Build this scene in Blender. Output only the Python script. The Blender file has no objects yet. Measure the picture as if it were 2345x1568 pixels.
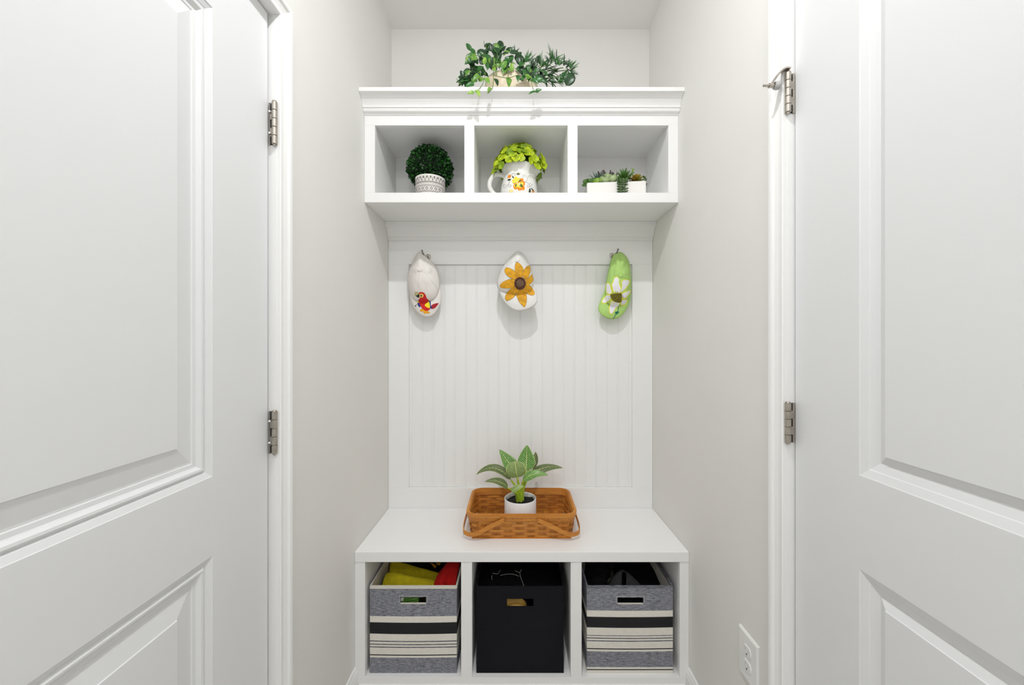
import bpy, bmesh, math, random
from mathutils import Vector, Matrix, noise
from mathutils.bvhtree import BVHTree
from mathutils.geometry import delaunay_2d_cdt
random.seed(7)
scene = bpy.context.scene
C = scene.collection

# ---------------------------------------------------------------- camera, world, exposure
F = 880.0                       # focal length in pixels of the 2345 x 1568 frame
VX, VY = 1181.0, 789.0          # where the depth lines meet
CZ = 1.245                      # eye height
cam_d = bpy.data.cameras.new('camera')
cam_d.sensor_width = 36.0; cam_d.sensor_fit = 'HORIZONTAL'
cam_d.lens = 36.0 * F / 2345.0
cam_d.shift_x = -(VX - 1172.5) / 2345.0
cam_d.shift_y = (VY - 784.0) / 2345.0
cam_d.clip_start = 0.02
cam = bpy.data.objects.new('camera', cam_d)
cam.location = (0, 0, CZ); cam.rotation_euler = (math.radians(90), 0, 0)
C.objects.link(cam); scene.camera = cam
w = bpy.data.worlds.new('world'); scene.world = w; w.use_nodes = True
w.node_tree.nodes['Background'].inputs[0].default_value = (0.9, 0.93, 1.0, 1)
w.node_tree.nodes['Background'].inputs[1].default_value = 0.0
vs = scene.view_settings
vs.view_transform = 'Standard'; vs.look = 'None'; vs.gamma = 1.0; vs.use_curve_mapping = False
vs.exposure = 0.06
LIGHTS = [  # x, y, emission of two ceiling downlights and an added fill light
    (0.0, 0.487, 1900.0), (0.02, -0.62, 1050.0), (0.02, -1.73, 1700.0)]
LIGHT_R = 0.025
scene.cycles.diffuse_bounces = 10
scene.cycles.max_bounces = 14

def P(px, py, y):
    return Vector(((px - VX) / F * y, y, CZ + (VY - py) / F * y))

# ---------------------------------------------------------------- materials
def new_mat(name):
    m = bpy.data.materials.new(name); m.use_nodes = True
    nt = m.node_tree; b = nt.nodes['Principled BSDF']
    return m, nt, b
def mat(name, col, rough=0.5, metal=0.0, var=0.0, vscale=30.0, bump=0.0, bscale=200.0, spec=0.5, stretch=(1, 1, 1), col2=None, trans=0.0, sss=0.0):
    m, nt, b = new_mat(name)
    b.inputs['Base Color'].default_value = (*col, 1)
    b.inputs['Roughness'].default_value = rough
    b.inputs['Metallic'].default_value = metal
    b.inputs['Specular IOR Level'].default_value = spec
    if trans: b.inputs['Transmission Weight'].default_value = trans
    if var or bump or col2:
        tc = nt.nodes.new('ShaderNodeTexCoord'); mp = nt.nodes.new('ShaderNodeMapping')
        mp.inputs['Scale'].default_value = stretch
        nt.links.new(tc.outputs['Object'], mp.inputs['Vector'])
        if var or col2:
            n = nt.nodes.new('ShaderNodeTexNoise'); n.inputs['Scale'].default_value = vscale; n.inputs['Detail'].default_value = 4
            nt.links.new(mp.outputs[0], n.inputs['Vector'])
            r = nt.nodes.new('ShaderNodeValToRGB')
            c1 = col2 if col2 else tuple(max(0, c * (1 - var)) for c in col)
            c2 = col if col2 else tuple(min(1, c * (1 + var)) for c in col)
            r.color_ramp.elements[0].position = 0.3; r.color_ramp.elements[1].position = 0.7
            r.color_ramp.elements[0].color = (*c1, 1); r.color_ramp.elements[1].color = (*c2, 1)
            nt.links.new(n.outputs['Fac'], r.inputs['Fac']); nt.links.new(r.outputs[0], b.inputs['Base Color'])
        if bump:
            n2 = nt.nodes.new('ShaderNodeTexNoise'); n2.inputs['Scale'].default_value = bscale; n2.inputs['Detail'].default_value = 3
            nt.links.new(mp.outputs[0], n2.inputs['Vector'])
            bp = nt.nodes.new('ShaderNodeBump'); bp.inputs['Strength'].default_value = bump; bp.inputs['Distance'].default_value = 0.002
            nt.links.new(n2.outputs['Fac'], bp.inputs['Height']); nt.links.new(bp.outputs[0], b.inputs['Normal'])
    return m
def s2l(r, g, b):
    f = lambda c: (c / 255 / 12.92) if c / 255 <= 0.04045 else ((c / 255 + 0.055) / 1.055) ** 2.4
    return (f(r), f(g), f(b))

M = {}
M['wall'] = mat('wall_paint', (0.745, 0.737, 0.715), 0.7, var=0.01, vscale=3, bump=0.05, bscale=350)
M['ceil'] = mat('ceiling_paint', (0.84, 0.835, 0.825), 0.8, bump=0.05, bscale=300)
M['trim'] = mat('white_trim_paint', (0.838, 0.840, 0.838), 0.38, bump=0.015, bscale=120)
M['door'] = mat('white_door_paint', (0.722, 0.732, 0.745), 0.42, bump=0.012, bscale=150)
M['floor'] = mat('floor_boards', (0.58, 0.56, 0.53), 0.5, var=0.25, vscale=6, stretch=(8, 1, 1))
M['nickel'] = mat('satin_nickel', (0.46, 0.42, 0.37), 0.32, 0.95, var=0.12, vscale=90)
M['hookmetal'] = mat('dark_hook_metal', (0.20, 0.18, 0.16), 0.3, 0.9)
M['rubber'] = mat('grey_rubber', (0.45, 0.45, 0.44), 0.6)
M['plastic'] = mat('white_plastic', (0.80, 0.80, 0.79), 0.25)
M['black'] = mat('black_void', (0.01, 0.01, 0.01), 0.7)

# ---------------------------------------------------------------- mesh helpers
WLOC = {}
def link(o, parent):
    C.objects.link(o)
    if parent is not None: o.parent = parent
def thing(name, loc, label=None, cat=None, group=None, kind=None, parent=None):
    o = bpy.data.objects.new(name, None); o.empty_display_size = 0.05
    W = Vector(loc); pw = WLOC.get(parent, Vector((0, 0, 0))) if parent else Vector((0, 0, 0))
    o.location = W - pw; link(o, parent); WLOC[o] = W
    tag(o, label, cat, group, kind)
    return o
def tag(o, label=None, cat=None, group=None, kind=None):
    if label: o['label'] = label
    if cat: o['category'] = cat
    if group: o['group'] = group
    if kind: o['kind'] = kind
    return o
def mesh_obj(name, vf, material, parent=None, smooth=False, origin=None, uv=None, kind=None, label=None):
    """vf = (verts, faces) in world coordinates or a bmesh; becomes ONE object"""
    if isinstance(vf, bmesh.types.BMesh):
        vf.verts.ensure_lookup_table(); vf.verts.index_update()
        verts = [v.co.copy() for v in vf.verts]; faces = [[v.index for v in f.verts] for f in vf.faces]; vf.free()
    else:
        verts, faces = vf
    pw = WLOC.get(parent, Vector((0, 0, 0))) if parent else Vector((0, 0, 0))
    W = Vector(origin) if origin is not None else pw.copy()
    me = bpy.data.meshes.new(name)
    me.from_pydata([Vector(v) - W for v in verts], [], faces)
    if uv is not None:
        l = me.uv_layers.new(name='UVMap')
        for lp in me.loops: l.data[lp.index].uv = uv[lp.vertex_index]
    for mm in (material if isinstance(material, (list, tuple)) else [material]): me.materials.append(mm)
    if smooth:
        for p in me.polygons: p.use_smooth = True
    me.update()
    o = bpy.data.objects.new(name, me); o.location = W - pw; link(o, parent); WLOC[o] = W
    if kind: o['kind'] = kind
    if label: o['label'] = label
    return o
def box(bm, x0, x1, y0, y1, z0, z1, bev=0.0):
    if x0 > x1: x0, x1 = x1, x0
    if y0 > y1: y0, y1 = y1, y0
    if z0 > z1: z0, z1 = z1, z0
    vs_ = [bm.verts.new(c) for c in ((x0, y0, z0), (x1, y0, z0), (x1, y1, z0), (x0, y1, z0), (x0, y0, z1), (x1, y0, z1), (x1, y1, z1), (x0, y1, z1))]
    fs = [bm.faces.new([vs_[i] for i in f]) for f in ((3, 2, 1, 0), (4, 5, 6, 7), (0, 1, 5, 4), (1, 2, 6, 5), (2, 3, 7, 6), (3, 0, 4, 7))]
    if bev:
        es = list({e for f in fs for e in f.edges})
        bmesh.ops.bevel(bm, geom=es, offset=bev, segments=2, profile=0.6, affect='EDGES')
    return bm
def B(name, x0, x1, y0, y1, z0, z1, m, parent=None, bev=0.0, kind=None):
    bm = bmesh.new(); box(bm, x0, x1, y0, y1, z0, z1, bev)
    return mesh_obj(name, bm, m, parent, kind=kind)
def lathe(profile, c, seg=48, cap=False):
    """profile [(r,z)], c centre (x,y,z0)"""
    vs_, fs = [], []
    n = len(profile)
    for i in range(seg):
        a = 2 * math.pi * i / seg
        for r, z in profile: vs_.append(Vector((c[0] + r * math.cos(a), c[1] + r * math.sin(a), c[2] + z)))
    for i in range(seg):
        j = (i + 1) % seg
        for k in range(n - 1): fs.append((i * n + k, j * n + k, j * n + k + 1, i * n + k + 1))
    if cap:
        fs.append([i * n for i in reversed(range(seg))]); fs.append([i * n + n - 1 for i in range(seg)])
    return vs_, fs
def catmull(pts, n):
    out = []
    pts = [Vector(p) for p in pts]; L = len(pts)
    for i in range(L - 1):
        p0 = pts[max(i - 1, 0)]; p1 = pts[i]; p2 = pts[i + 1]; p3 = pts[min(i + 2, L - 1)]
        for k in range(n):
            t = k / n
            out.append(0.5 * ((2 * p1) + (p2 - p0) * t + (2 * p0 - 5 * p1 + 4 * p2 - p3) * t * t + (3 * p1 - p0 - 3 * p2 + p3) * t ** 3))
    out.append(pts[-1]); return out
def catmull_closed(pts, n):
    pts = [Vector(p) for p in pts]; L = len(pts); out = []
    for i in range(L):
        p0, p1, p2, p3 = pts[i - 1], pts[i], pts[(i + 1) % L], pts[(i + 2) % L]
        for k in range(n):
            t = k / n
            out.append(0.5 * ((2 * p1) + (p2 - p0) * t + (2 * p0 - 5 * p1 + 4 * p2 - p3) * t * t + (3 * p1 - p0 - 3 * p2 + p3) * t ** 3))
    return out
def tube(path, rad, seg=8, closed=False, flat=None):
    """path of points, radius number or list; caps the ends. flat=(a,b) elliptical factor with reference up"""
    path = [Vector(p) for p in path]; n = len(path)
    vs_, fs = [], []
    up = Vector((0, 0, 1)); prev = None
    for i, p in enumerate(path):
        t = (path[min(i + 1, n - 1)] - path[max(i - 1, 0)])
        if t.length < 1e-9: t = Vector((0, 0, 1))
        t.normalize()
        if prev is None:
            a = t.cross(up if abs(t.z) < 0.95 else Vector((1, 0, 0))).normalized()
        else:
            a = prev - t * prev.dot(t)
            a = a.normalized() if a.length > 1e-6 else t.cross(up).normalized()
        prev = a; b = t.cross(a)
        r = rad[i] if isinstance(rad, (list, tuple)) else rad
        for k in range(seg):
            an = 2 * math.pi * k / seg
            vs_.append(p + a * r * math.cos(an) + b * r * math.sin(an))
    for i in range(n - 1):
        for k in range(seg):
            k2 = (k + 1) % seg
            fs.append((i * seg + k, i * seg + k2, (i + 1) * seg + k2, (i + 1) * seg + k))
    fs.append(list(reversed(range(seg)))); fs.append([(n - 1) * seg + k for k in range(seg)])
    return vs_, fs
def join(*parts):
    V, Fc = [], []
    for v, f in parts:
        o = len(V); V += list(v); Fc += [[i + o for i in q] for q in f]
    return V, Fc
def ellipsoid(c, rx, ry, rz, seg=12, rings=8, rot=None, jitter=0.0):
    vs_, fs = [], []
    c = Vector(c)
    vs_.append(Vector((0, 0, rz)))
    for i in range(1, rings):
        ph = math.pi * i / rings
        for k in range(seg):
            th = 2 * math.pi * k / seg
            vs_.append(Vector((rx * math.sin(ph) * math.cos(th), ry * math.sin(ph) * math.sin(th), rz * math.cos(ph))))
    vs_.append(Vector((0, 0, -rz)))
    for k in range(seg): fs.append((0, 1 + k, 1 + (k + 1) % seg))
    for i in range(rings - 2):
        for k in range(seg):
            a = 1 + i * seg; b = a + seg; k2 = (k + 1) % seg
            fs.append((a + k, b + k, b + k2, a + k2))
    last = len(vs_) - 1; a = 1 + (rings - 2) * seg
    for k in range(seg): fs.append((last, a + (k + 1) % seg, a + k))
    out = []
    for v in vs_:
        if jitter: v = v * (1 + jitter * noise.noise(v * 40))
        if rot is not None: v = rot @ v
        out.append(v + c)
    return out, fs
def extrude_x(profile, x0, x1):
    """closed profile of (y,z) swept along x"""
    n = len(profile)
    vs_ = [Vector((x0, y, z)) for y, z in profile] + [Vector((x1, y, z)) for y, z in profile]
    fs = [(i, (i + 1) % n, n + (i + 1) % n, n + i) for i in range(n)]
    fs.append(list(reversed(range(n)))); fs.append(list(range(n, 2 * n)))
    return vs_, fs
def recalc(vf):
    bm = bmesh.new()
    vs_ = [bm.verts.new(v) for v in vf[0]]
    for f in vf[1]:
        try: bm.faces.new([vs_[i] for i in f])
        except ValueError: pass
    bmesh.ops.recalc_face_normals(bm, faces=bm.faces)
    return bm
def patch(ctrl, nu, nv):
    """control lattice rows x cols of Vectors -> smooth sheet"""
    rows = [catmull(r, nu) for r in ctrl]
    cols = [catmull([rows[i][k] for i in range(len(rows))], nv) for k in range(len(rows[0]))]
    nx, ny = len(cols), len(cols[0])
    vs_ = [cols[i][j] for i in range(nx) for j in range(ny)]
    fs = [(i * ny + j, (i + 1) * ny + j, (i + 1) * ny + j + 1, i * ny + j + 1) for i in range(nx - 1) for j in range(ny - 1)]
    return vs_, fs
def solid(o, th, off=-1.0):
    md = o.modifiers.new('thickness', 'SOLIDIFY'); md.thickness = th; md.offset = off
    return o
def copy_part(o, parent, loc=None):
    c = o.copy(); C.objects.link(c); c.parent = parent
    if loc is not None: c.location = loc
    WLOC[c] = WLOC.get(parent, Vector()) + Vector(c.location)
    return c

# decals: flat print laid on a real surface
def inside(poly, x, y):
    r = False; n = len(poly)
    for i in range(n):
        x1, y1 = poly[i]; x2, y2 = poly[i - 1]
        if (y1 > y) != (y2 > y) and x < (x2 - x1) * (y - y1) / (y2 - y1) + x1: r = not r
    return r
def fill2d(poly, step):
    # resample the outline, add inner points, triangulate
    pts = []
    n = len(poly)
    for i in range(n):
        a = Vector(poly[i]); b = Vector(poly[(i + 1) % n]); k = max(1, int((b - a).length / step))
        for j in range(k): pts.append(a + (b - a) * j / k)
    m = len(pts); edges = [(i, (i + 1) % m) for i in range(m)]
    xs = [p[0] for p in poly]; ys = [p[1] for p in poly]
    y = min(ys) + step / 2
    ins = []
    while y < max(ys):
        x = min(xs) + step / 2
        while x < max(xs):
            if inside(poly, x, y): ins.append(Vector((x, y)))
            x += step
        y += step
    r = delaunay_2d_cdt([Vector((p[0], p[1])) for p in pts] + ins, edges, [], 1, 1e-4)
    return r[0], r[2]
def decal(name, bvh, polys, material, parent, off=0.0006, step=2.2, lines=()):
    V, Fc = [], []
    eye = Vector((0, 0, CZ))
    allp = list(polys)
    for pts, wd in lines:
        for i in range(len(pts) - 1):
            a = Vector(pts[i]); b = Vector(pts[i + 1]); d = b - a
            if d.length < 1e-6: continue
            nrm = Vector((-d.y, d.x)).normalized() * wd / 2
            d.normalize(); e = d * wd * 0.25
            allp.append([tuple(a - nrm - e), tuple(b - nrm + e), tuple(b + nrm + e), tuple(a + nrm - e)])
    for poly in allp:
        v2, f2 = fill2d(poly, step)
        idx = []
        for p in v2:
            d = (P(p[0], p[1], 1.0) - eye).normalized()
            h, nrm, _, _ = bvh.ray_cast(eye, d)
            if h is None: idx.append(-1)
            else:
                if nrm.dot(d) > 0: nrm = -nrm
                idx.append(len(V)); V.append(h + nrm * off - d * off * 0.5)
        for f in f2:
            q = [idx[i] for i in f]
            if min(q) >= 0: Fc.append(q)
    return mesh_obj(name, (V, Fc), material, parent, smooth=True)
def crop(ox, oy, s, pts):
    return [(ox + x / s, oy + y / s) for x, y in pts]
def grow(poly, px):
    cx = sum(p[0] for p in poly) / len(poly); cy = sum(p[1] for p in poly) / len(poly)
    out = []
    for x, y in poly:
        d = math.hypot(x - cx, y - cy) or 1
        out.append((x + (x - cx) / d * px, y + (y - cy) / d * px))
    return out
def smooth2(poly, n=4):
    return [(v.x, v.y) for v in catmull_closed([(p[0], p[1], 0) for p in poly], n)]
def ell(cx, cy, rx, ry, n=20):
    return [(cx + rx * math.cos(2 * math.pi * i / n), cy + ry * math.sin(2 * math.pi * i / n)) for i in range(n)]

# ---------------------------------------------------------------- dimensions of the place
XL, XR = -0.578, 0.622
YB = 1.79; YF = -2.9; ZC = 2.714
SEAT_Z, BENCH_Y = 0.503, 1.379
CAB_Y = 1.469
PAN_Y = 1.7455

# ================================================================ THE SETTING
B('floor', -0.9, 0.95, YF - 0.1, YB + 0.1, -0.1, 0.0, M['floor'], kind='structure')
B('ceiling', -0.9, 0.95, YF - 0.1, YB + 0.1, ZC, ZC + 0.1, M['ceil'], kind='structure')
B('wall_back', -0.9, 0.95, YB, YB + 0.1, 0, ZC, M['wall'], kind='structure')
B('wall_front', -0.9, 0.95, YF - 0.1, YF, 0, ZC, M['wall'], kind='structure')
# door openings: near and far inner jamb faces, head height
LD = dict(y0=0.150, y1=0.9265, zt=2.041, sx=-1, X=XL)
RD = dict(y0=0.100, y1=0.880, zt=2.081, sx=1, X=XR)
JT = 0.018
def side_wall(name, D):
    X, s = D['X'], D['sx']; bm = bmesh.new()
    box(bm, X, X + s * 0.12, YF, D['y0'] - JT, 0, ZC)
    box(bm, X, X + s * 0.12, D['y1'] + JT, YB, 0, ZC)
    box(bm, X, X + s * 0.12, D['y0'] - JT, D['y1'] + JT, D['zt'] + JT, ZC)
    return mesh_obj(name, bm, M['wall'], kind='structure')
side_wall('wall_left', LD); side_wall('wall_right', RD)

# door casings and jambs
CASE = [(0.001, 0.0), (0.001, 0.009), (0.003, 0.0105), (0.006, 0.0105), (0.009, 0.0085), (0.016, 0.0088), (0.026, 0.0115), (0.029, 0.0135), (0.031, 0.0155), (0.036, 0.0168), (0.042, 0.0165), (0.044, 0.015), (0.044, 0.0)]
def casing(name, D):
    X, s = D['X'], D['sx']; y0, y1, zt = D['y0'], D['y1'], D['zt']
    root = thing(name, (X, (y0 + y1) / 2, 0), kind='structure')
    n = len(CASE)
    def leg(path):
        vs_, fs = [], []
        for fn in path:
            for wd, t in CASE: 
                y, z = fn(wd); vs_.append(Vector((X - s * t, y, z)))
        for i in range(len(path) - 1):
            for k in range(n - 1): fs.append((i * n + k, i * n + k + 1, (i + 1) * n + k + 1, (i + 1) * n + k))
        return recalc((vs_, fs))
    mesh_obj('casing_leg', leg([lambda w_: (y1 + w_, 0.0), lambda w_: (y1 + w_, zt + w_)]), M['trim'], root)
    mesh_obj('casing_leg', leg([lambda w_: (y0 - w_, 0.0), lambda w_: (y0 - w_, zt + w_)]), M['trim'], root)
    mesh_obj('casing_head', leg([lambda w_: (y1 + w_, zt + w_), lambda w_: (y0 - w_, zt + w_)]), M['trim'], root)
    B('jamb', X, X + s * 0.115, y1, y1 + JT, 0, zt + JT, M['trim'], root)
    B('jamb', X, X + s * 0.115, y0 - JT, y0, 0, zt + JT, M['trim'], root)
    B('head_jamb', X, X + s * 0.115, y0, y1, zt, zt + JT, M['trim'], root)
    return root
casing('trim_1', LD); casing('trim_2', RD)

# baseboards (only where the wall is free: between bench and casing, and behind the doors)
BASE = [(0.0, 0.0), (0.012, 0.0), (0.012, 0.060), (0.010, 0.066), (0.010, 0.072), (0.0075, 0.077), (0.006, 0.083), (0.004, 0.088), (0.0, 0.0885)]
def baseboard(name, D):
    X, s = D['X'], D['sx']; vs_, fs = [], []
    for a, b in ((D['y1'] + 0.045, BENCH_Y - 0.0005), (YF, D['y0'] - 0.045)):
        o = len(vs_); n = len(BASE)
        for y in (a, b):
            for t, z in BASE: vs_.append(Vector((X - s * t, y, z)))
        for k in range(n): fs.append((o + k, o + (k + 1) % n, o + n + (k + 1) % n, o + n + k))
        fs.append([o + k for k in range(n)]); fs.append([o + n + k for k in range(n)])
    return mesh_obj(name, recalc((vs_, fs)), M['trim'], kind='structure')
baseboard('baseboard_left', LD); baseboard('baseboard_right', RD)

# doors: slab with two moulded panels, hinges
def ring_panel(X, s, ya, yb, za, zb, prof):
    """nested rectangles; prof = [(inset, recess)] ; recess goes into the door"""
    vs_, fs = [], []
    for ins, dep in prof:
        x = X + s * dep
        vs_ += [Vector((x, ya + ins, za + ins)), Vector((x, yb - ins, za + ins)), Vector((x, yb - ins, zb - ins)), Vector((x, ya + ins, zb - ins))]
    n = len(prof)
    for i in range(n - 1):
        for k in range(4):
            k2 = (k + 1) % 4
            fs.append((i * 4 + k, i * 4 + k2, (i + 1) * 4 + k2, (i + 1) * 4 + k))
    fs.append([(n - 1) * 4 + k for k in range(4)])
    return recalc_out((vs_, fs), s)
def recalc_out(vf, s):
    bm = recalc(vf)
    bm.faces.ensure_lookup_table()
    f = bm.faces[len(bm.faces) - 1]
    if f.normal.x * s > 0: bmesh.ops.reverse_faces(bm, faces=bm.faces)
    return bm
def door(name, D, gap, face, panels, prof, thick=0.035):
    X = D['X'] + D['sx'] * face; s = D['sx']
    y0 = D['y0'] + 0.003; y1 = D['y1'] - gap; z0 = 0.012; z1 = D['zt'] - 0.004
    root = thing(name, (X, (y0 + y1) / 2, 0), kind='structure')
    bm = bmesh.new()
    pa, pb = panels[0][0], panels[0][1]
    def q(ya, yb, za, zb):
        v = [bm.verts.new((X, a, b)) for a, b in ((ya, za), (yb, za), (yb, zb), (ya, zb))]
        if s < 0: bm.faces.new(v)
        else: bm.faces.new(list(reversed(v)))
    q(y0, pa, z0, z1); q(pb, y1, z0, z1)
    zs = [z0]
    for _, _, za, zb in panels: zs += [za, zb]
    zs.append(z1)
    for i in range(0, len(zs), 2): q(pa, pb, zs[i], zs[i + 1])
    # edges and back of the slab
    Xb = X + s * thick
    c = [(y0, z0), (y1, z0), (y1, z1), (y0, z1)]
    for i in range(4):
        a, b = c[i], c[(i + 1) % 4]
        bm.faces.new([bm.verts.new((X, *a)), bm.verts.new((Xb, *a)), bm.verts.new((Xb, *b)), bm.verts.new((X, *b))])
    bm.faces.new([bm.verts.new((Xb, *a)) for a in c])
    mesh_obj('slab', bm, M['door'], root)
    for ya, yb, za, zb in panels:
        mesh_obj('panel', ring_panel(X, s, ya, yb, za, zb, prof), M['door'], root)
    return root, X, y1
PROF_L = [(0, 0), (0.001, 0.0012), (0.010, 0.0050), (0.0125, 0.0078), (0.0145, 0.0055), (0.018, 0.0036), (0.022, 0.0042), (0.026, 0.0085), (0.028, 0.0100), (0.035, 0.0105), (0.0365, 0.0118), (0.040, 0.0118), (0.0735, 0.0055), (0.0745, 0.0035)]
PROF_R = [(0, 0), (0.0015, 0.0010), (0.0145, 0.0050), (0.016, 0.0062), (0.030, 0.0105), (0.031, 0.0112), (0.0455, 0.0052), (0.0465, 0.0035)]
door1, X1, Y1 = door('door_1', LD, 0.0075, 0.016, [(0.315, 0.753, 0.225, 0.832), (0.315, 0.753, 0.987, 1.905)], PROF_L)
door2, X2, Y2 = door('door_2', RD, 0.0040, 0.016, [(0.262, 0.714, 0.235, 0.8286), (0.262, 0.714, 1.003, 1.945)], PROF_R)

def hinge(parent, X, s, yj, xb, yb, rb, zc, h, screws=False, painted=None):
    """leaf on the jamb between door face and barrel; five knuckles"""
    root = thing('hinge', (xb, yb, zc), parent=parent)
    z0, z1 = zc - h / 2, zc + h / 2
    cuts = [z0 + h * k / 5 for k in range(6)]
    # leaf strip with notches where the door's own knuckles sit
    bm = bmesh.new()
    xi, xo = xb + s * rb * 0.2, X - s * 0.0005
    xn = xb + s * (rb + 0.0052)
    for k in range(5):
        a = xn if k in (0, 2, 4) else xi
        box(bm, a, xo, yj - 0.0032, yj - 0.0002, cuts[k], cuts[k + 1])
    mesh_obj('leaf', bm, M['nickel'], root)
    # dark slot behind the notches
    bm = bmesh.new()
    for k in (0, 2, 4): box(bm, xi, xn, yj - 0.0012, yj - 0.0002, cuts[k] + 0.0006, cuts[k + 1] - 0.0006)
    mesh_obj('slot', bm, M['black'], root)
    k0 = None
    for k in range(5):
        g = 0.0004
        v, f = lathe([(rb * 0.9, 0), (rb, 0.0006), (rb, h / 5 - 2 * g - 0.0006), (rb * 0.9, h / 5 - 2 * g)], (xb, yb, cuts[k] + g), 44, True)
        mesh_obj('knuckle', recalc((v, f)), M['nickel'], root, smooth=False)
    v, f = lathe([(rb * 0.75, 0), (rb * 0.86, 0.001), (rb * 0.7, 0.0028), (0.0005, 0.0034)], (xb, yb, z1), 16, True)
    v2, f2 = lathe([(0.0005, -0.0034), (rb * 0.5, -0.0030), (rb * 0.6, 0.0)], (xb, yb, z0), 16, True)
    mesh_obj('pin', recalc(join((v, f), (v2, f2))), M['nickel'], root)
    if screws:
        for dz in (0.27, -0.24):
            c = Vector((X - s * 0.0045, yj - 0.0065, zc + dz * h))
            mesh_obj('screw', ellipsoid(c, 0.0032, 0.0022, 0.0026, 10, 6), M['trim'], root, smooth=True)
    return root
for zc in (CZ + 0.531, CZ - 0.2106, CZ - 0.952):
    hinge(door1, X1, -1, LD['y1'], -0.5785, 0.9215, 0.0062, zc, 0.1015, True)
top_h = None
for zc in (CZ + 0.574, CZ - 0.178, CZ - 0.95):
    h_ = hinge(door2, X2, 1, RD['y1'], 0.6205, 0.8755, 0.0064, zc, 0.0905)
    if top_h is None: top_h = h_
# hinge-pin door stop on the upper right hinge
zt = CZ + 0.574 + 0.0905 / 2
arm = catmull([(0.6215, 0.8755, zt + 0.006), (0.612, 0.8765, zt + 0.0075), (0.602, 0.8785, zt + 0.001), (0.592, 0.8815, zt - 0.014), (0.5865, 0.8835, zt - 0.0245)], 6)
vs_, fs = [], []
for i, p in enumerate(arm):
    t = (arm[min(i + 1, len(arm) - 1)] - arm[max(i - 1, 0)]).normalized()
    u_ = i / (len(arm) - 1)
    wd = 0.0085 - 0.0040 * u_
    nrm = t.cross(Vector((0, 1, 0))).normalized() * 0.0016
    for a, b in ((-1, -1), (1, -1), (1, 1), (-1, 1)): vs_.append(p + Vector((0, a * wd, 0)) + nrm * b)
for i in range(len(arm) - 1):
    for k in range(4): fs.append((i * 4 + k, i * 4 + (k + 1) % 4, (i + 1) * 4 + (k + 1) % 4, (i + 1) * 4 + k))
fs.append((3, 2, 1, 0)); fs.append([(len(arm) - 1) * 4 + k for k in range(4)])
e_ = arm[-1]
rod = tube([(e_.x - 0.017, e_.y, e_.z + 0.0005), (e_.x + 0.012, e_.y, e_.z + 0.0005)], 0.0027, 24)
nut = tube([(e_.x - 0.0045, e_.y, e_.z + 0.0005), (e_.x + 0.0045, e_.y, e_.z + 0.0005)], 0.0052, 24)
mesh_obj('door_stop', recalc(join((vs_, fs), rod, nut)), M['nickel'], door2, label='satin nickel hinge pin door stop')
pad = tube([(e_.x + 0.008, e_.y, e_.z + 0.0005), (e_.x + 0.0115, e_.y, e_.z + 0.0005), (e_.x + 0.0125, e_.y, e_.z + 0.0005), (e_.x + 0.0185, e_.y, e_.z + 0.0005)], [0.0075, 0.0085, 0.009, 0.0085], 44)
mesh_obj('stop_pad', recalc(pad), M['rubber'], door2, label='grey rubber pad of the door stop')

# ================================================================ CEILING DOWNLIGHTS AND AN ADDED FILL LIGHT (out of frame)
def downlight(x, y, e, label):
    root = thing('ceiling_light', (x, y, ZC), label, 'ceiling light')
    v, f = lathe([(0.052, -0.006), (0.060, -0.010), (0.080, -0.008), (0.086, -0.003), (0.086, 0.0)], (x, y, ZC), 40)
    mesh_obj('trim_ring', recalc((v, f)), M['trim'], root, smooth=True)
    v, f = lathe([(LIGHT_R, -0.0075), (0.0525, -0.0062)], (x, y, ZC), 40)
    mesh_obj('baffle', (v, f), M['trim'], root, smooth=True)
    m, nt, b = new_mat('lamp_glow')
    b.inputs['Emission Color'].default_value = (1.0, 1.005, 1.01, 1); b.inputs['Emission Strength'].default_value = e
    b.inputs['Base Color'].default_value = (0, 0, 0, 1)
    h_ = 0.0115
    v, f = lathe([(LIGHT_R * math.cos(q), -0.0075 - h_ * math.sin(q)) for q in (0, 0.25, 0.5, 0.8, 1.1, 1.35, 1.55)], (x, y, ZC), 32)
    mesh_obj('lamp_lens', recalc((v, f)), m, root, smooth=True)
downlight(*LIGHTS[0], 'round white ceiling downlight between the two doors')
downlight(*LIGHTS[1], 'round white ceiling downlight second from the alcove')
downlight(*LIGHTS[2], 'round white fill light added on the ceiling farthest back in the hall')  # added fill light behind the camera, evens out the light in the alcove

# ================================================================ STORAGE BENCH
def px2x(px, y): return (px - VX) / F * y
e = 0.0006
bench = thing('storage_bench', (0.022, 1.56, 0), 'white built-in bench with three open cubbies for storage bins', 'bench')
B('seat_top', XL + e, XR - e, BENCH_Y - 0.003, PAN_Y - 0.0008, 0.466, SEAT_Z, M['trim'], bench, bev=0.0025)
bx = [px2x(p, BENCH_Y) for p in (836, 1056, 1081, 1307, 1332, 1556.5)]
B('face_stile', XL + e, bx[0], BENCH_Y, BENCH_Y + 0.019, 0.051, 0.466, M['trim'], bench, bev=0.0006)
B('face_stile', bx[5], XR - e, BENCH_Y, BENCH_Y + 0.019, 0.051, 0.466, M['trim'], bench, bev=0.0006)
B('divider', bx[1], bx[2], BENCH_Y, PAN_Y - 0.002, 0.051, 0.466, M['trim'], bench, bev=0.0006)
B('divider', bx[3], bx[4], BENCH_Y, PAN_Y - 0.002, 0.051, 0.466, M['trim'], bench, bev=0.0006)
B('side_panel', XL + e, bx[0] - 0.0025, BENCH_Y + 0.0192, PAN_Y - 0.002, 0.051, 0.466, M['trim'], bench)
B('side_panel', bx[5] + 0.0025, XR - e, BENCH_Y + 0.0192, PAN_Y - 0.002, 0.051, 0.466, M['trim'], bench)
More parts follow.
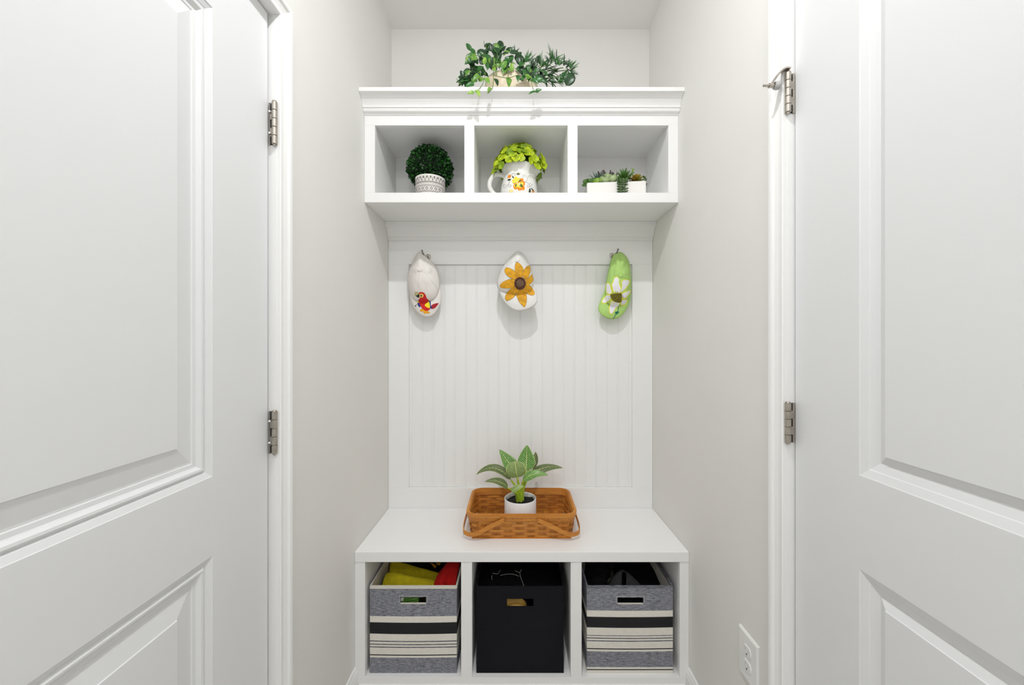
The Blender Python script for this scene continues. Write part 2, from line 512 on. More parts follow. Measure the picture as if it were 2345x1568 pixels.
B('bottom_shelf', XL + e, XR - e, BENCH_Y, PAN_Y - 0.002, 0.0275, 0.0508, M['trim'], bench, bev=0.0006)
B('toe_plinth', XL + 0.0125, XR - 0.0125, BENCH_Y - 0.006, PAN_Y - 0.05, 0.0, 0.0273, M['trim'], bench, bev=0.003)
B('back_panel', XL + e, XR - e, PAN_Y - 0.0018, PAN_Y + 0.012, 0.03, 0.46, M['trim'], bench)

# ================================================================ UPPER CUBBY CABINET
cab = thing('cubby_cabinet', (0.022, 1.6, 1.789), 'white wall cabinet with three open cubbies under a crown moulding', 'cabinet')
cx = [px2x(p, CAB_Y) for p in (858.5, 1063.5, 1086, 1300, 1322.5, 1530.5)]
z0, z1, z2, z3 = 1.789, 1.826, 2.083, 2.120
CB = 1.742
B('bottom_shelf', XL + e, XR - e, CAB_Y, CB, z0, z1, M['trim'], cab, bev=0.0006)
B('face_rail', XL + e, XR - e, CAB_Y, CAB_Y + 0.019, z2, z3, M['trim'], cab, bev=0.0005)
B('face_stile', XL + e, cx[0], CAB_Y, CAB_Y + 0.019, z1, z2, M['trim'], cab, bev=0.0006)
B('face_stile', cx[5], XR - e, CAB_Y, CAB_Y + 0.019, z1, z2, M['trim'], cab, bev=0.0006)
bm = bmesh.new(); box(bm, cx[1], cx[2], CAB_Y, CAB_Y + 0.0192, z1, z2 - 0.0001); box(bm, cx[1], cx[2], CAB_Y + 0.0192, CB, z1, z2 + 0.0084); mesh_obj('divider', bm, M['trim'], cab)
bm = bmesh.new(); box(bm, cx[3], cx[4], CAB_Y, CAB_Y + 0.0192, z1, z2 - 0.0001); box(bm, cx[3], cx[4], CAB_Y + 0.0192, CB, z1, z2 + 0.0084); mesh_obj('divider', bm, M['trim'], cab)
B('side_panel', XL + e, cx[0] - 0.004, CAB_Y + 0.0192, CB, z1, z2 + 0.02, M['trim'], cab)
B('side_panel', cx[5] + 0.004, XR - e, CAB_Y + 0.0192, CB, z1, z2 + 0.02, M['trim'], cab)
B('cubby_ceiling', XL + e, XR - e, CAB_Y + 0.0192, CB, z2 + 0.0085, z3, M['trim'], cab)
B('back_panel', XL + e, XR - e, CB, YB - 0.001, z0, z3, M['trim'], cab)
B('top_deck', XL + e, XR - e, CAB_Y + 0.002, YB - 0.001, z3 + 0.0005, 2.188, M['trim'], cab)
CR = [(CAB_Y + 0.0015, 2.1205), (CAB_Y - 0.002, 2.1205), (CAB_Y - 0.003, 2.1225), (CAB_Y - 0.007, 2.1255), (CAB_Y - 0.0135, 2.129), (CAB_Y - 0.0155, 2.134), (CAB_Y - 0.0165, 2.1395), (CAB_Y - 0.020, 2.1405), (CAB_Y - 0.0205, 2.1465), (CAB_Y - 0.0215, 2.1495), (CAB_Y - 0.025, 2.156), (CAB_Y - 0.0315, 2.165), (CAB_Y - 0.0395, 2.172), (CAB_Y - 0.047, 2.1755), (CAB_Y - 0.0535, 2.177), (CAB_Y - 0.0555, 2.1785), (CAB_Y - 0.0555, 2.192), (CAB_Y - 0.0545, 2.193), (CAB_Y + 0.0015, 2.193)]
mesh_obj('crown_moulding', recalc(extrude_x(CR, XL + e, XR - e)), M['trim'], cab)

# ================================================================ BEADBOARD BACK PANEL
pan = thing('beadboard_panel', (0.022, 1.76, SEAT_Z), 'white beadboard back panel in a flat frame above the bench seat', 'wall panel')
sx0, sx1 = px2x(936, PAN_Y), px2x(1448, PAN_Y)
rz0, rz1 = 0.5945, 1.610
B('frame_stile', XL + e, sx0, PAN_Y, YB - 0.001, rz0, rz1, M['trim'], pan, bev=0.0008)
B('frame_stile', sx1, XR - e, PAN_Y, YB - 0.001, rz0, rz1, M['trim'], pan, bev=0.0008)
B('frame_rail', XL + e, XR - e, PAN_Y, YB - 0.001, SEAT_Z - 0.03, rz0, M['trim'], pan, bev=0.0008)
B('frame_rail', XL + e, XR - e, PAN_Y, YB - 0.001, rz1, z0 - 0.0005, M['trim'], pan, bev=0.0008)
CV = [(PAN_Y - 0.0003, 1.7185), (PAN_Y - 0.004, 1.7185), (PAN_Y - 0.0065, 1.722), (PAN_Y - 0.0095, 1.7255), (PAN_Y - 0.0115, 1.729), (PAN_Y - 0.015, 1.7300), (PAN_Y - 0.0155, 1.7345), (PAN_Y - 0.018, 1.740), (PAN_Y - 0.024, 1.753), (PAN_Y - 0.033, 1.765), (PAN_Y - 0.043, 1.7715), (PAN_Y - 0.048, 1.7725), (PAN_Y - 0.050, 1.775), (PAN_Y - 0.050, 1.7885), (PAN_Y - 0.0003, 1.7885)]
mesh_obj('cove_moulding', recalc(extrude_x(CV, XL + e, XR - e)), M['trim'], pan)
pw = 24.85 * 1.757 / F
prof = [(0.0, 0.004), (0.0, 0.0010), (0.0010, 0.0), (pw - 0.0085, 0.0), (pw - 0.0075, 0.0010), (pw - 0.0066, 0.0010), (pw - 0.0056, 0.0002), (pw - 0.0040, 0.0), (pw - 0.0022, 0.0002), (pw - 0.0012, 0.0010), (pw - 0.0002, 0.0010), (pw - 0.0002, 0.004)]
yb_ = 1.7570
n = len(prof)
pv = [Vector((x, d, z)) for z in (rz0 + 0.0005, rz1 - 0.0005) for x, d in prof]
pf = [(i, i + 1, n + i + 1, n + i) for i in range(n - 1)]
px0 = px2x(942, 1.757) + 0.004 - pw
while px0 > sx0: px0 -= pw
pl0 = None; k = 0
x = px0
while x < sx1:
    if pl0 is None:
        pl0 = mesh_obj('plank', ([v + Vector((x, yb_, 0)) for v in pv], pf), M['trim'], pan, origin=(x, yb_, 1.0))
    else:
        copy_part(pl0, pan, Vector((x, yb_, 1.0)) - WLOC[pan])
    x += pw

# ================================================================ COAT HOOKS
def hook(px, py, lean, label):
    """small metal hook: round back plate on the rail, wire prong rising forward"""
    c = P(px, py, PAN_Y)
    root = thing('coat_hook', c, label, 'hook', 'hooks on the rail of the beadboard panel')
    v, f = tube([c + Vector((0, -0.0002, 0)), c + Vector((0, -0.003, 0)), c + Vector((0, -0.0045, 0))], [0.0115, 0.0115, 0.008], 18)
    mesh_obj('back_plate', recalc((v, f)), M['nickel'], root, smooth=False)
    mesh_obj('screw', ellipsoid(c + Vector((0, -0.0048, 0.0)), 0.003, 0.0012, 0.003, 10, 6), M['hookmetal'], root, smooth=True)
    pr = catmull([c + Vector((0, -0.004, -0.004)), c + Vector((lean * 0.3, -0.014, -0.008)), c + Vector((lean * 0.7, -0.024, 0.004)), c + Vector((lean, -0.028, 0.020))], 6)
    mesh_obj('prong', recalc(tube(pr, 0.0028, 8)), M['hookmetal'], root, smooth=True)
    mesh_obj('prong_tip', ellipsoid(c + Vector((lean, -0.028, 0.021)), 0.0042, 0.0042, 0.0042, 10, 6), M['hookmetal'], root, smooth=True)
    return root
hook(981, 588, -0.022, 'small metal hook holding up the white cap with the parrot')
hook(1187, 592, 0.0, 'metal hook hidden behind the cap with the yellow flower')
hook(1401, 585, 0.021, 'small metal hook holding up the lime green cap')

# ================================================================ CAPS
M['cap_white'] = mat('white_cotton', (0.80, 0.79, 0.77), 0.85, bump=0.25, bscale=900, var=0.02, vscale=25)
M['cap_cream'] = mat('ivory_cotton', (0.80, 0.765, 0.735), 0.85, bump=0.25, bscale=900, var=0.02, vscale=25)
M['cap_green'] = mat('lime_cotton', s2l(176, 214, 122), 0.85, bump=0.25, bscale=900, var=0.05, vscale=25)
M['cap_lining'] = mat('cap_lining', (0.7, 0.7, 0.68), 0.9, bump=0.2, bscale=800)
def cap(crown, button, brim, yt, yf, yb_, ybrim, m, label, wrinkle=0.0, seams=(), front=None):
    """crown and brim outlines in frame pixels with their own depths: yt back strap, yf front rim, yb_ top button, ybrim brim tip"""
    base = P(button[0], crown[0][1], yt)
    root = thing('baseball_cap', base, label, 'cap', 'caps hanging on the hooks')
    ring = catmull_closed([(x, y, 0) for x, y in crown], 4)
    y_hi = min(p.y for p in ring); y_lo = max(p.y for p in ring)
    NR = len(ring); NU = 18
    def rim_y(p):
        t = (p.y - y_hi) / (y_lo - y_hi)
        return yt + (yf - yt) * (t ** 0.85)
    vs_, fs = [], []
    for i, rp in enumerate(ring):
        ry = rim_y(rp)
        for k in range(1, NU + 1):
            u = k / NU
            x = button[0] + (rp.x - button[0]) * u; y = button[1] + (rp.y - button[1]) * u
            Y = ry + (yb_ - ry) * (1 - u ** 2.3) ** 0.72
            wr = wrinkle * u * (1 - u) * 4 * (1.0 if y < button[1] + 8 else 0.25)
            Y += wr * 0.012 * noise.noise(Vector((x * 0.09, y * 0.06, button[0])))
            vs_.append(P(x, y, Y))
    top = len(vs_); vs_.append(P(button[0], button[1], yb_))
    for i in range(NR):
        j = (i + 1) % NR
        fs.append((top, i * NU, j * NU))
        for k in range(NU - 1): fs.append((i * NU + k, i * NU + k + 1, j * NU + k + 1, j * NU + k))
    # outward (towards the viewer) normals
    f0 = fs[0]; nrm = (vs_[f0[1]] - vs_[f0[0]]).cross(vs_[f0[2]] - vs_[f0[0]])
    if nrm.y > 0: fs = [tuple(reversed(q)) for q in fs]
    crown_vf = (vs_, fs)
    solid(mesh_obj('crown', crown_vf, m, root, smooth=True), 0.0018)
    # brim: ruled sheet between the front of the rim and the outer brim line
    bo = catmull([(x, y, 0) for x, y in brim], 5)
    NB = len(bo)
    # inner line: the part of the ring between both junctions, lower side
    def nearest(p): return min(range(NR), key=lambda i: (ring[i].x - p.x) ** 2 + (ring[i].y - p.y) ** 2)
    ia, ib = nearest(bo[0]), nearest(bo[-1])
    seq = [ia]; i = ia
    step = -1
    # walk in the direction that passes the lowest point
    low = max(range(NR), key=lambda q: ring[q].y)
    def walk(st):
        r = [ia]; q = ia
        while q != ib: q = (q + st) % NR; r.append(q)
        return r
    w1, w2 = walk(1), walk(-1)
    seq = w1 if low in w1 else w2
    bv, bf = [], []
    NW = 8
    for a in range(NB):
        s = a / (NB - 1)
        q = s * (len(seq) - 1); q0 = int(q); q1 = min(q0 + 1, len(seq) - 1); fr = q - q0
        inn = ring[seq[q0]].lerp(ring[seq[q1]], fr)
        # tuck the inner edge a little inside the rim
        inn = Vector((button[0] + (inn.x - button[0]) * 0.985, button[1] + (inn.y - button[1]) * 0.985, 0))
        yi = rim_y(inn) + 0.001
        arch = math.sin(math.pi * s) ** 0.8
        yo = rim_y(bo[a]) if False else (rim_y(ring[ia]) * (1 - s) + rim_y(ring[ib]) * s + 0.012) * (1 - arch) + ybrim * arch
        for k in range(NW + 1):
            t = k / NW
            x = inn.x + (bo[a].x - inn.x) * t; y = inn.y + (bo[a].y - inn.y) * t
            Y = yi + (yo - yi) * t - 0.006 * math.sin(math.pi * t) * arch
            bv.append(P(x, y, Y))
    for a in range(NB - 1):
        for k in range(NW): bf.append((a * (NW + 1) + k, a * (NW + 1) + k + 1, (a + 1) * (NW + 1) + k + 1, (a + 1) * (NW + 1) + k))
    n0 = (bv[bf[len(bf) // 2][1]] - bv[bf[len(bf) // 2][0]]).cross(bv[bf[len(bf) // 2][2]] - bv[bf[len(bf) // 2][0]])
    if n0.y > 0: bf = [tuple(reversed(q)) for q in bf]
    solid(mesh_obj('brim', (bv, bf), m, root, smooth=True), 0.0032)
    bvh = BVHTree.FromPolygons(*[list(z) for z in join(crown_vf, (bv, bf))])
    bc = P(button[0], button[1], yb_ - 0.001)
    mesh_obj('button', ellipsoid(bc, 0.0085, 0.0045, 0.0075, 14, 8), m, root, smooth=True)
    eye = Vector((0, 0, CZ))
    for sm in seams:
        pts = []
        for p in catmull([(x, y, 0) for x, y in sm], 8):
            d = (P(p.x, p.y, 1.0) - eye).normalized(); h, _, _, _ = bvh.ray_cast(eye, d)
            if h is not None: pts.append(h - d * 0.0001)
        if len(pts) > 2: mesh_obj('seam', recalc(tube(pts, 0.0011, 6)), m, root, smooth=True)
    return root, bvh

capA, bvA = cap([(958, 577), (968, 580), (985, 596), (998, 610), (1005, 630), (1007.5, 650), (1005, 665), (999, 680), (989, 688), (972, 693), (955, 690), (943, 680), (936, 662), (933.5, 645), (935, 625), (941, 608), (950, 590)],
    (960, 618), [(935, 655), (938, 675), (942, 692), (950, 709), (961, 720), (975, 726.5), (990, 723), (1002, 709), (1009, 691), (1010, 672), (1007, 655)],
    1.738, 1.690, 1.640, 1.700, M['cap_cream'], 'ivory cap with a red parrot painted on its brim', 1.0,
    seams=[[(957, 620), (946, 627), (938, 640), (935.5, 650)], [(964, 619), (977, 628), (990, 645), (1000, 660), (1005, 665)], [(960, 622), (959, 650), (961, 680)]])
capB, bvB = cap([(1187, 575), (1200, 583), (1210, 600), (1217, 617), (1222, 640), (1221, 655), (1215, 666), (1200, 673), (1180, 675), (1160, 671), (1145, 665), (1138.5, 655), (1139, 640), (1147, 618), (1160, 598), (1175, 582)],
    (1184, 596.5), [(1141, 660), (1146, 674), (1152, 686), (1161, 698), (1172, 707), (1186, 712), (1203, 710), (1219, 703), (1229, 693), (1230.5, 680), (1227, 665), (1221.5, 652)],
    1.737, 1.650, 1.612, 1.650, M['cap_white'], 'white cap painted with a large yellow sunflower', 0.6,
    seams=[[(1180, 598), (1168, 603), (1160, 618), (1152, 640), (1145, 660)], [(1188, 598), (1205, 610), (1214, 630), (1219, 650)]])
capC, bvC = cap([(1416, 577), (1426, 579), (1436, 590), (1442, 605), (1445, 630), (1446, 650), (1444, 672), (1437, 689), (1425, 698), (1408, 702), (1395, 699), (1387, 686), (1385, 665), (1389, 640), (1394, 615), (1400, 592), (1407, 581)],
    (1421, 632), [(1386, 662), (1378, 680), (1371.5, 697), (1370, 707), (1374, 717), (1384, 725.5), (1397, 730.5), (1412, 729), (1425, 721), (1436, 706), (1443, 690), (1446, 668)],
    1.738, 1.690, 1.640, 1.698, M['cap_green'], 'lime green cap painted with a white and yellow flower', 1.6,
    seams=[[(1419, 634), (1405, 640), (1394, 652), (1388, 665)], [(1424, 633), (1437, 640), (1444, 655)], [(1417, 584), (1432, 606), (1441, 628)]])

# printed and painted motifs on the caps
PT = {}
def paint(name, col, var=0.12, vs2=120): 
    PT[name] = mat('paint_' + name, col, 0.7, var=var, vscale=vs2); return PT[name]
paint('red', s2l(206, 18, 24)); paint('darkred', s2l(170, 10, 30)); paint('yellow', s2l(246, 226, 20)); paint('orange', s2l(240, 168, 18)); paint('blue', s2l(24, 40, 130))
paint('black', (0.012, 0.012, 0.012)); paint('beak', s2l(186, 178, 132)); paint('face', s2l(250, 200, 90)); paint('eye', s2l(210, 190, 120))
o, s_ = (920, 560), 8.709
A = lambda pts: smooth2(crop(o[0], o[1], s_, pts), 3)
decal('parrot_tail', bvA, [A([(585, 1225), (620, 1190), (660, 1178), (690, 1168), (732, 1168), (715, 1205), (690, 1235), (655, 1268), (605, 1282), (580, 1262)])], PT['darkred'], capA, 0.0005)
decal('parrot_feet', bvA, [A([(372, 1288), (410, 1278), (435, 1298), (500, 1318), (530, 1335), (560, 1352), (545, 1372), (500, 1366), (455, 1376), (430, 1352), (440, 1335), (400, 1335), (368, 1328)])], PT['orange'], capA, 0.0005)
decal('parrot_body', bvA, [A([(335, 962), (385, 945), (440, 958), (480, 1010), (492, 1060), (530, 1098), (552, 1150), (572, 1230), (565, 1285), (505, 1322), (430, 1292), (390, 1245), (362, 1190), (330, 1130), (340, 1095), (362, 1072), (352, 1030)])], PT['red'], capA, 0.0008)
decal('parrot_wing_blue', bvA, [A([(535, 1112), (575, 1145), (582, 1215), (605, 1250), (590, 1275), (560, 1255), (552, 1190)])], PT['blue'], capA, 0.0011)
decal('parrot_far_wing', bvA, [A([(318, 1160), (348, 1168), (372, 1215), (368, 1248), (330, 1222)])], PT['blue'], capA, 0.0011)
decal('parrot_wing_yellow', bvA, [A([(532, 1128), (556, 1165), (562, 1262), (510, 1252), (460, 1218), (478, 1178), (510, 1160)])], PT['yellow'], capA, 0.0013)
decal('parrot_shoulder', bvA, [A([(318, 1130), (336, 1122), (342, 1150), (322, 1158)])], PT['yellow'], capA, 0.0013)
decal('parrot_face', bvA, [A(ell(392, 1015, 46, 40, 12))], PT['face'], capA, 0.0012)
decal('parrot_eye_ring', bvA, [A(ell(390, 1015, 27, 27, 10))], PT['eye'], capA, 0.0015, step=1.0)
decal('parrot_eye', bvA, [A(ell(388, 1016, 14, 15, 8))], PT['black'], capA, 0.0018, step=1.0)
decal('parrot_beak', bvA, [A([(340, 962), (300, 936), (266, 948), (255, 985), (268, 1022), (300, 1008), (342, 990)])], PT['beak'], capA, 0.0012)
decal('parrot_lower_beak', bvA, [A([(348, 985), (315, 1003), (288, 1018), (318, 1048), (345, 1052), (354, 1015)])], PT['black'], capA, 0.0014)
decal('parrot_brush', bvA, [], PT['black'], capA, 0.0007, lines=[(crop(*o, s_, [(325, 1172), (272, 1222)]), 0.9), (crop(*o, s_, [(262, 1210), (285, 1238)]), 1.2)])

paint('petal', s2l(222, 162, 26), 0.22, 60); paint('petal_edge', s2l(120, 76, 12), 0.3, 80); paint('flower_centre', s2l(76, 38, 22), 0.35, 140); paint('cream', s2l(240, 225, 170))
paint('petal_mark', s2l(170, 108, 10), 0.2)
o, s_ = (1125, 560), 7.467
A = lambda pts, n=3: smooth2(crop(o[0], o[1], s_, pts), n)
SUN = [[(440, 305), (490, 330), (530, 380), (550, 440), (545, 520), (520, 570), (480, 580), (440, 540), (410, 470), (405, 400), (415, 330)],
 [(640, 360), (668, 400), (665, 470), (640, 530), (600, 585), (560, 585), (548, 520), (555, 450), (590, 390)],
 [(708, 502), (718, 570), (710, 620), (670, 665), (610, 692), (580, 640), (605, 590), (650, 550)],
 [(590, 690), (660, 700), (700, 750), (735, 810), (735, 850), (690, 865), (630, 845), (590, 810), (565, 740)],
 [(440, 750), (520, 765), (580, 750), (600, 850), (605, 950), (590, 1020), (570, 1065), (530, 1035), (480, 980), (445, 900), (425, 830)],
 [(395, 720), (435, 755), (420, 830), (380, 900), (320, 940), (265, 955), (240, 920), (245, 870), (280, 810), (330, 760)],
 [(380, 590), (410, 640), (400, 700), (350, 740), (260, 745), (180, 740), (150, 705), (180, 655), (240, 620), (310, 595)],
 [(260, 395), (330, 410), (390, 450), (440, 520), (455, 565), (410, 592), (350, 575), (290, 540), (245, 490), (230, 440)]]
decal('petal_outline', bvB, [grow(A(p), 0.55) for p in SUN], PT['petal_edge'], capB, 0.0005)
for k, p in enumerate(SUN): decal('painted_petal', bvB, [A(p)], PT['petal'], capB, 0.0008 + 0.00012 * k)
cc = (490 / s_ + o[0], 660 / s_ + o[1])
marks = []
for p in SUN:
    q = crop(*o, s_, p); mx = sum(a for a, b in q) / len(q); my = sum(b for a, b in q) / len(q)
    for dx in (-0.25, 0.0, 0.25):
        a = math.atan2(my - cc[1], mx - cc[0]) + dx
        marks.append(([(cc[0] + 14 * math.cos(a), cc[1] + 14 * math.sin(a)), (cc[0] + (20 + 3 * random.random()) * math.cos(a), cc[1] + (20 + 3 * random.random()) * math.sin(a))], 0.5))
decal('petal_marks', bvB, [], PT['petal_mark'], capB, 0.0022, lines=marks)
decal('flower_centre', bvB, [A(ell(490, 660, 95, 105, 16))], PT['flower_centre'], capB, 0.0024)
dots = []
for k in range(30):
    a = k * 2.4; r = 8.5 * math.sqrt(k / 30)
    dots.append(ell(cc[0] + r * math.cos(a), cc[1] - 0.5 + r * math.sin(a), 0.55, 0.55, 6))
decal('seed_dots', bvB, dots, PT['cream'], capB, 0.0028, step=1.5)

paint('white', (0.80, 0.80, 0.84), 0.05); paint('lemon', s2l(240, 236, 40), 0.08); paint('olive', s2l(104, 96, 14), 0.4, 150); paint('teal', s2l(0, 112, 84)); paint('ink', s2l(60, 60, 20))
o, s_ = (1355, 560), 8.475
LIL = [[(490, 615), (530, 650), (540, 740), (560, 800), (572, 900), (540, 945), (440, 935), (400, 860), (385, 780), (420, 700), (440, 640)],
 [(590, 690), (640, 670), (735, 690), (730, 760), (680, 840), (600, 910), (560, 935), (575, 800), (568, 740)],
 [(640, 910), (750, 885), (740, 940), (690, 1010), (640, 1055), (585, 1040), (570, 960)],
 [(580, 1060), (690, 1065), (680, 1130), (640, 1180), (570, 1180), (548, 1140), (570, 1090)],
 [(390, 1075), (470, 1095), (550, 1110), (520, 1190), (460, 1260), (400, 1340), (360, 1350), (335, 1300), (335, 1200), (360, 1130)],
 [(320, 965), (375, 980), (385, 1040), (350, 1090), (280, 1140), (210, 1140), (190, 1110), (220, 1050), (270, 990)],
 [(290, 745), (340, 745), (375, 800), (402, 920), (375, 970), (320, 965), (285, 920), (275, 840)]]
decal('petal_edge', bvC, [A(p) for p in LIL], PT['lemon'], capC, 0.0005)
for k, p in enumerate(LIL): decal('painted_petal', bvC, [grow(A(p), -1.9)], PT['white'], capC, 0.0008 + 0.00012 * k)
cc = (475 / s_ + o[0], 1025 / s_ + o[1])
decal('yellow_throat', bvC, [], PT['lemon'], capC, 0.0020, lines=[([(cc[0] + 9 * math.cos(a), cc[1] + 8 * math.sin(a)), (cc[0] + (15 + 3 * math.sin(7 * a)) * math.cos(a), cc[1] + (13 + 3 * math.sin(7 * a)) * math.sin(a))], 1.1) for a in [k * 0.33 for k in range(19)]])
decal('stamens', bvC, [], PT['ink'], capC, 0.0023, lines=[([(cc[0] + 11 * math.cos(a), cc[1] + 9 * math.sin(a)), (cc[0] + 17 * math.cos(a), cc[1] + 15 * math.sin(a))], 0.45) for a in (-1.7, -1.5, -1.35, -0.3, -0.15, 0.0, 0.6, 0.75, 3.0, 3.3)])
decal('flower_centre', bvC, [A([(370, 965), (450, 945), (570, 945), (577, 1010), (560, 1112), (480, 1112), (410, 1080), (375, 1020)])], PT['olive'], capC, 0.0026)
decal('painted_stem', bvC, [A([(455, 1300), (490, 1300), (535, 1300), (490, 1350), (460, 1342)], 2)], PT['teal'], capC, 0.0009, step=1.5, lines=[(crop(*o, s_, [(510, 1205), (518, 1260), (480, 1330), (418, 1430)]), 1.4)])

# ================================================================ WOVEN BASKET
M['splint'] = mat('maple_splint', s2l(208, 140, 56), 0.5, col2=s2l(176, 108, 34), vscale=7, stretch=(1, 1, 9), bump=0.12, bscale=80)
M['splint_d'] = mat('maple_splint_upright', s2l(188, 120, 46), 0.55, col2=s2l(152, 90, 26), vscale=7, stretch=(9, 9, 1), bump=0.12, bscale=80)
M['nail'] = mat('brass_nail', s2l(120, 80, 30), 0.4, 0.5)
BX, BY = 0.0225, 1.5955; HW, HD, HH = 0.2125, 0.1365, 0.0965
bz = SEAT_Z
basket = thing('woven_basket', (BX, BY, bz), 'brown woven splint basket with two folded handles on the bench', 'basket')
def rrect(hw, hd, r, n):
    """points round a rounded rectangle, n per metre of arc roughly even; returns [(x,y,nx,ny,s)]"""
    segs = []; L = 0; pts = []
    def add(x, y, nx, ny):
        pts.append((x, y, nx, ny))
    N = 14
    cs = [(hw - r, -hd + r, -90), (hw - r, hd - r, 0), (-hw + r, hd - r, 90), (-hw + r, -hd + r, 180)]
    for i, (cx_, cy_, a0) in enumerate(cs):
        for k in range(9):
            a = math.radians(a0 + 90 * k / 8); add(cx_ + r * math.cos(a), cy_ + r * math.sin(a), math.cos(a), math.sin(a))
        nx_ = cs[(i + 1) % 4]; a = math.radians(a0 + 90)
        p0 = (cx_ + r * math.cos(a), cy_ + r * math.sin(a)); p1 = (nx_[0] + r * math.cos(a), nx_[1] + r * math.sin(a))
        for k in range(1, N * 3):
            t = k / (N * 3); add(p0[0] + (p1[0] - p0[0]) * t, p0[1] + (p1[1] - p0[1]) * t, math.cos(a), math.sin(a))
    out = []; s = 0
    for i, q in enumerate(pts):
        if i: s += math.hypot(q[0] - pts[i - 1][0], q[1] - pts[i - 1][1])
        out.append((*q, s))
    total = s + math.hypot(pts[0][0] - pts[-1][0], pts[0][1] - pts[-1][1])
    return out, total
NST = 30
def band(z0_, z1_, inset0, inset1, off, th, wave=0.0, phase=0):
    """closed band between two heights; the wall leans inward towards the base"""
    vs_, fs = [], []
    rc = 0.045
    pts, tot = rrect(HW, HD, rc, 0); n = len(pts)
    for (x, y, nx, ny, s) in pts:
        wv = wave * math.cos(math.pi * (s / tot * NST + phase)) if wave else 0.0
        for z, ins in ((z0_, inset0), (z1_, inset1)):
            for d in (off + wv - th / 2, off + wv + th / 2):
                vs_.append(Vector((BX + x + nx * (d - ins), BY + y + ny * (d - ins), bz + z)))
    for i in range(n):
        a = i * 4; b = ((i + 1) % n) * 4
        for p, q in ((0, 1), (1, 3), (3, 2), (2, 0)): fs.append((a + p, b + p, b + q, a + q))
    return recalc((vs_, fs))
lean = lambda z: 0.014 * (1 - z / HH)
rows = 6; rh = 0.0113
for r in range(rows):
    za = 0.0015 + r * rh; zb = za + rh - 0.0012
    mesh_obj('weaver', band(za, zb, lean(za), lean(zb), -0.004, 0.0014, 0.0028, r % 2), M['splint'], basket, smooth=False)
mesh_obj('rim_band', band(HH - 0.0265, HH - 0.0115, lean(HH - 0.0265), lean(HH - 0.0115), -0.0005, 0.003), M['splint'], basket, label='lower outer rim band')
mesh_obj('rim_band', band(HH - 0.0125, HH, lean(HH - 0.0125), lean(HH), 0.0012, 0.004), M['splint'], basket, label='upper outer rim band')
mesh_obj('inner_rim', band(HH - 0.025, HH - 0.001, lean(HH - 0.025), lean(HH), -0.0085, 0.003), M['splint'], basket)
mesh_obj('rim_lashing', band(HH - 0.006, HH + 0.0018, lean(HH), lean(HH), -0.0035, 0.0055), M['splint'], basket)
# uprights
pts, tot = rrect(HW, HD, 0.045, 0)
def at_s(s):
    s %= tot
    for i in range(len(pts) - 1):
        if pts[i + 1][4] >= s:
            a, b = pts[i], pts[i + 1]; t = (s - a[4]) / max(1e-9, b[4] - a[4])
            return [a[k] + (b[k] - a[k]) * t for k in range(4)]
    return pts[-1][:4]
for k in range(NST):
    x, y, nx, ny = at_s(tot * k / NST)
    l = math.hypot(nx, ny); nx /= l; ny /= l; tx, ty = -ny, nx
    vs_, fs = [], []
    zz = [0.0, 0.02, 0.045, 0.07, HH - 0.004]
    for z in zz:
        for sd in (-1, 1):
            for d in (-0.0045, -0.0033):
                wd = 0.0135
                vs_.append(Vector((BX + x + nx * (d - lean(z)) + tx * wd * sd, BY + y + ny * (d - lean(z)) + ty * wd * sd, bz + z + 0.0012)))
    for i in range(len(zz) - 1):
        a = i * 4; b = a + 4
        for p, q in ((0, 1), (1, 3), (3, 2), (2, 0)): fs.append((a + p, b + p, b + q, a + q))
    fs.append((0, 1, 3, 2)); fs.append((16, 17, 19, 18))
    mesh_obj('stake', recalc((vs_, fs)), M['splint_d'], basket)
# woven base
for k in range(7):
    yy = BY - HD + 0.030 + k * (2 * HD - 0.060) / 6
    B('base_splint', BX - HW + 0.022, BX + HW - 0.022, yy - 0.0185, yy + 0.0185, bz + 0.0006, bz + 0.0022, M['splint'], basket)
for k in range(9):
    xx = BX - HW + 0.036 + k * (2 * HW - 0.072) / 8
    B('cross_splint', xx - 0.013, xx + 0.013, BY - HD + 0.020, BY + HD - 0.020, bz + 0.0023, bz + 0.0037, M['splint_d'], basket)
# nails along the rim
for i, xx in enumerate([-0.135, -0.09, -0.035, 0.0, 0.035, 0.10, 0.14, 0.18]):
    mesh_obj('nail', ellipsoid((BX + xx, BY - HD - 0.0022, bz + HH - 0.014 - (0.003 if i % 2 else 0)), 0.0016, 0.0008, 0.0016, 8, 5), M['nail'], basket)
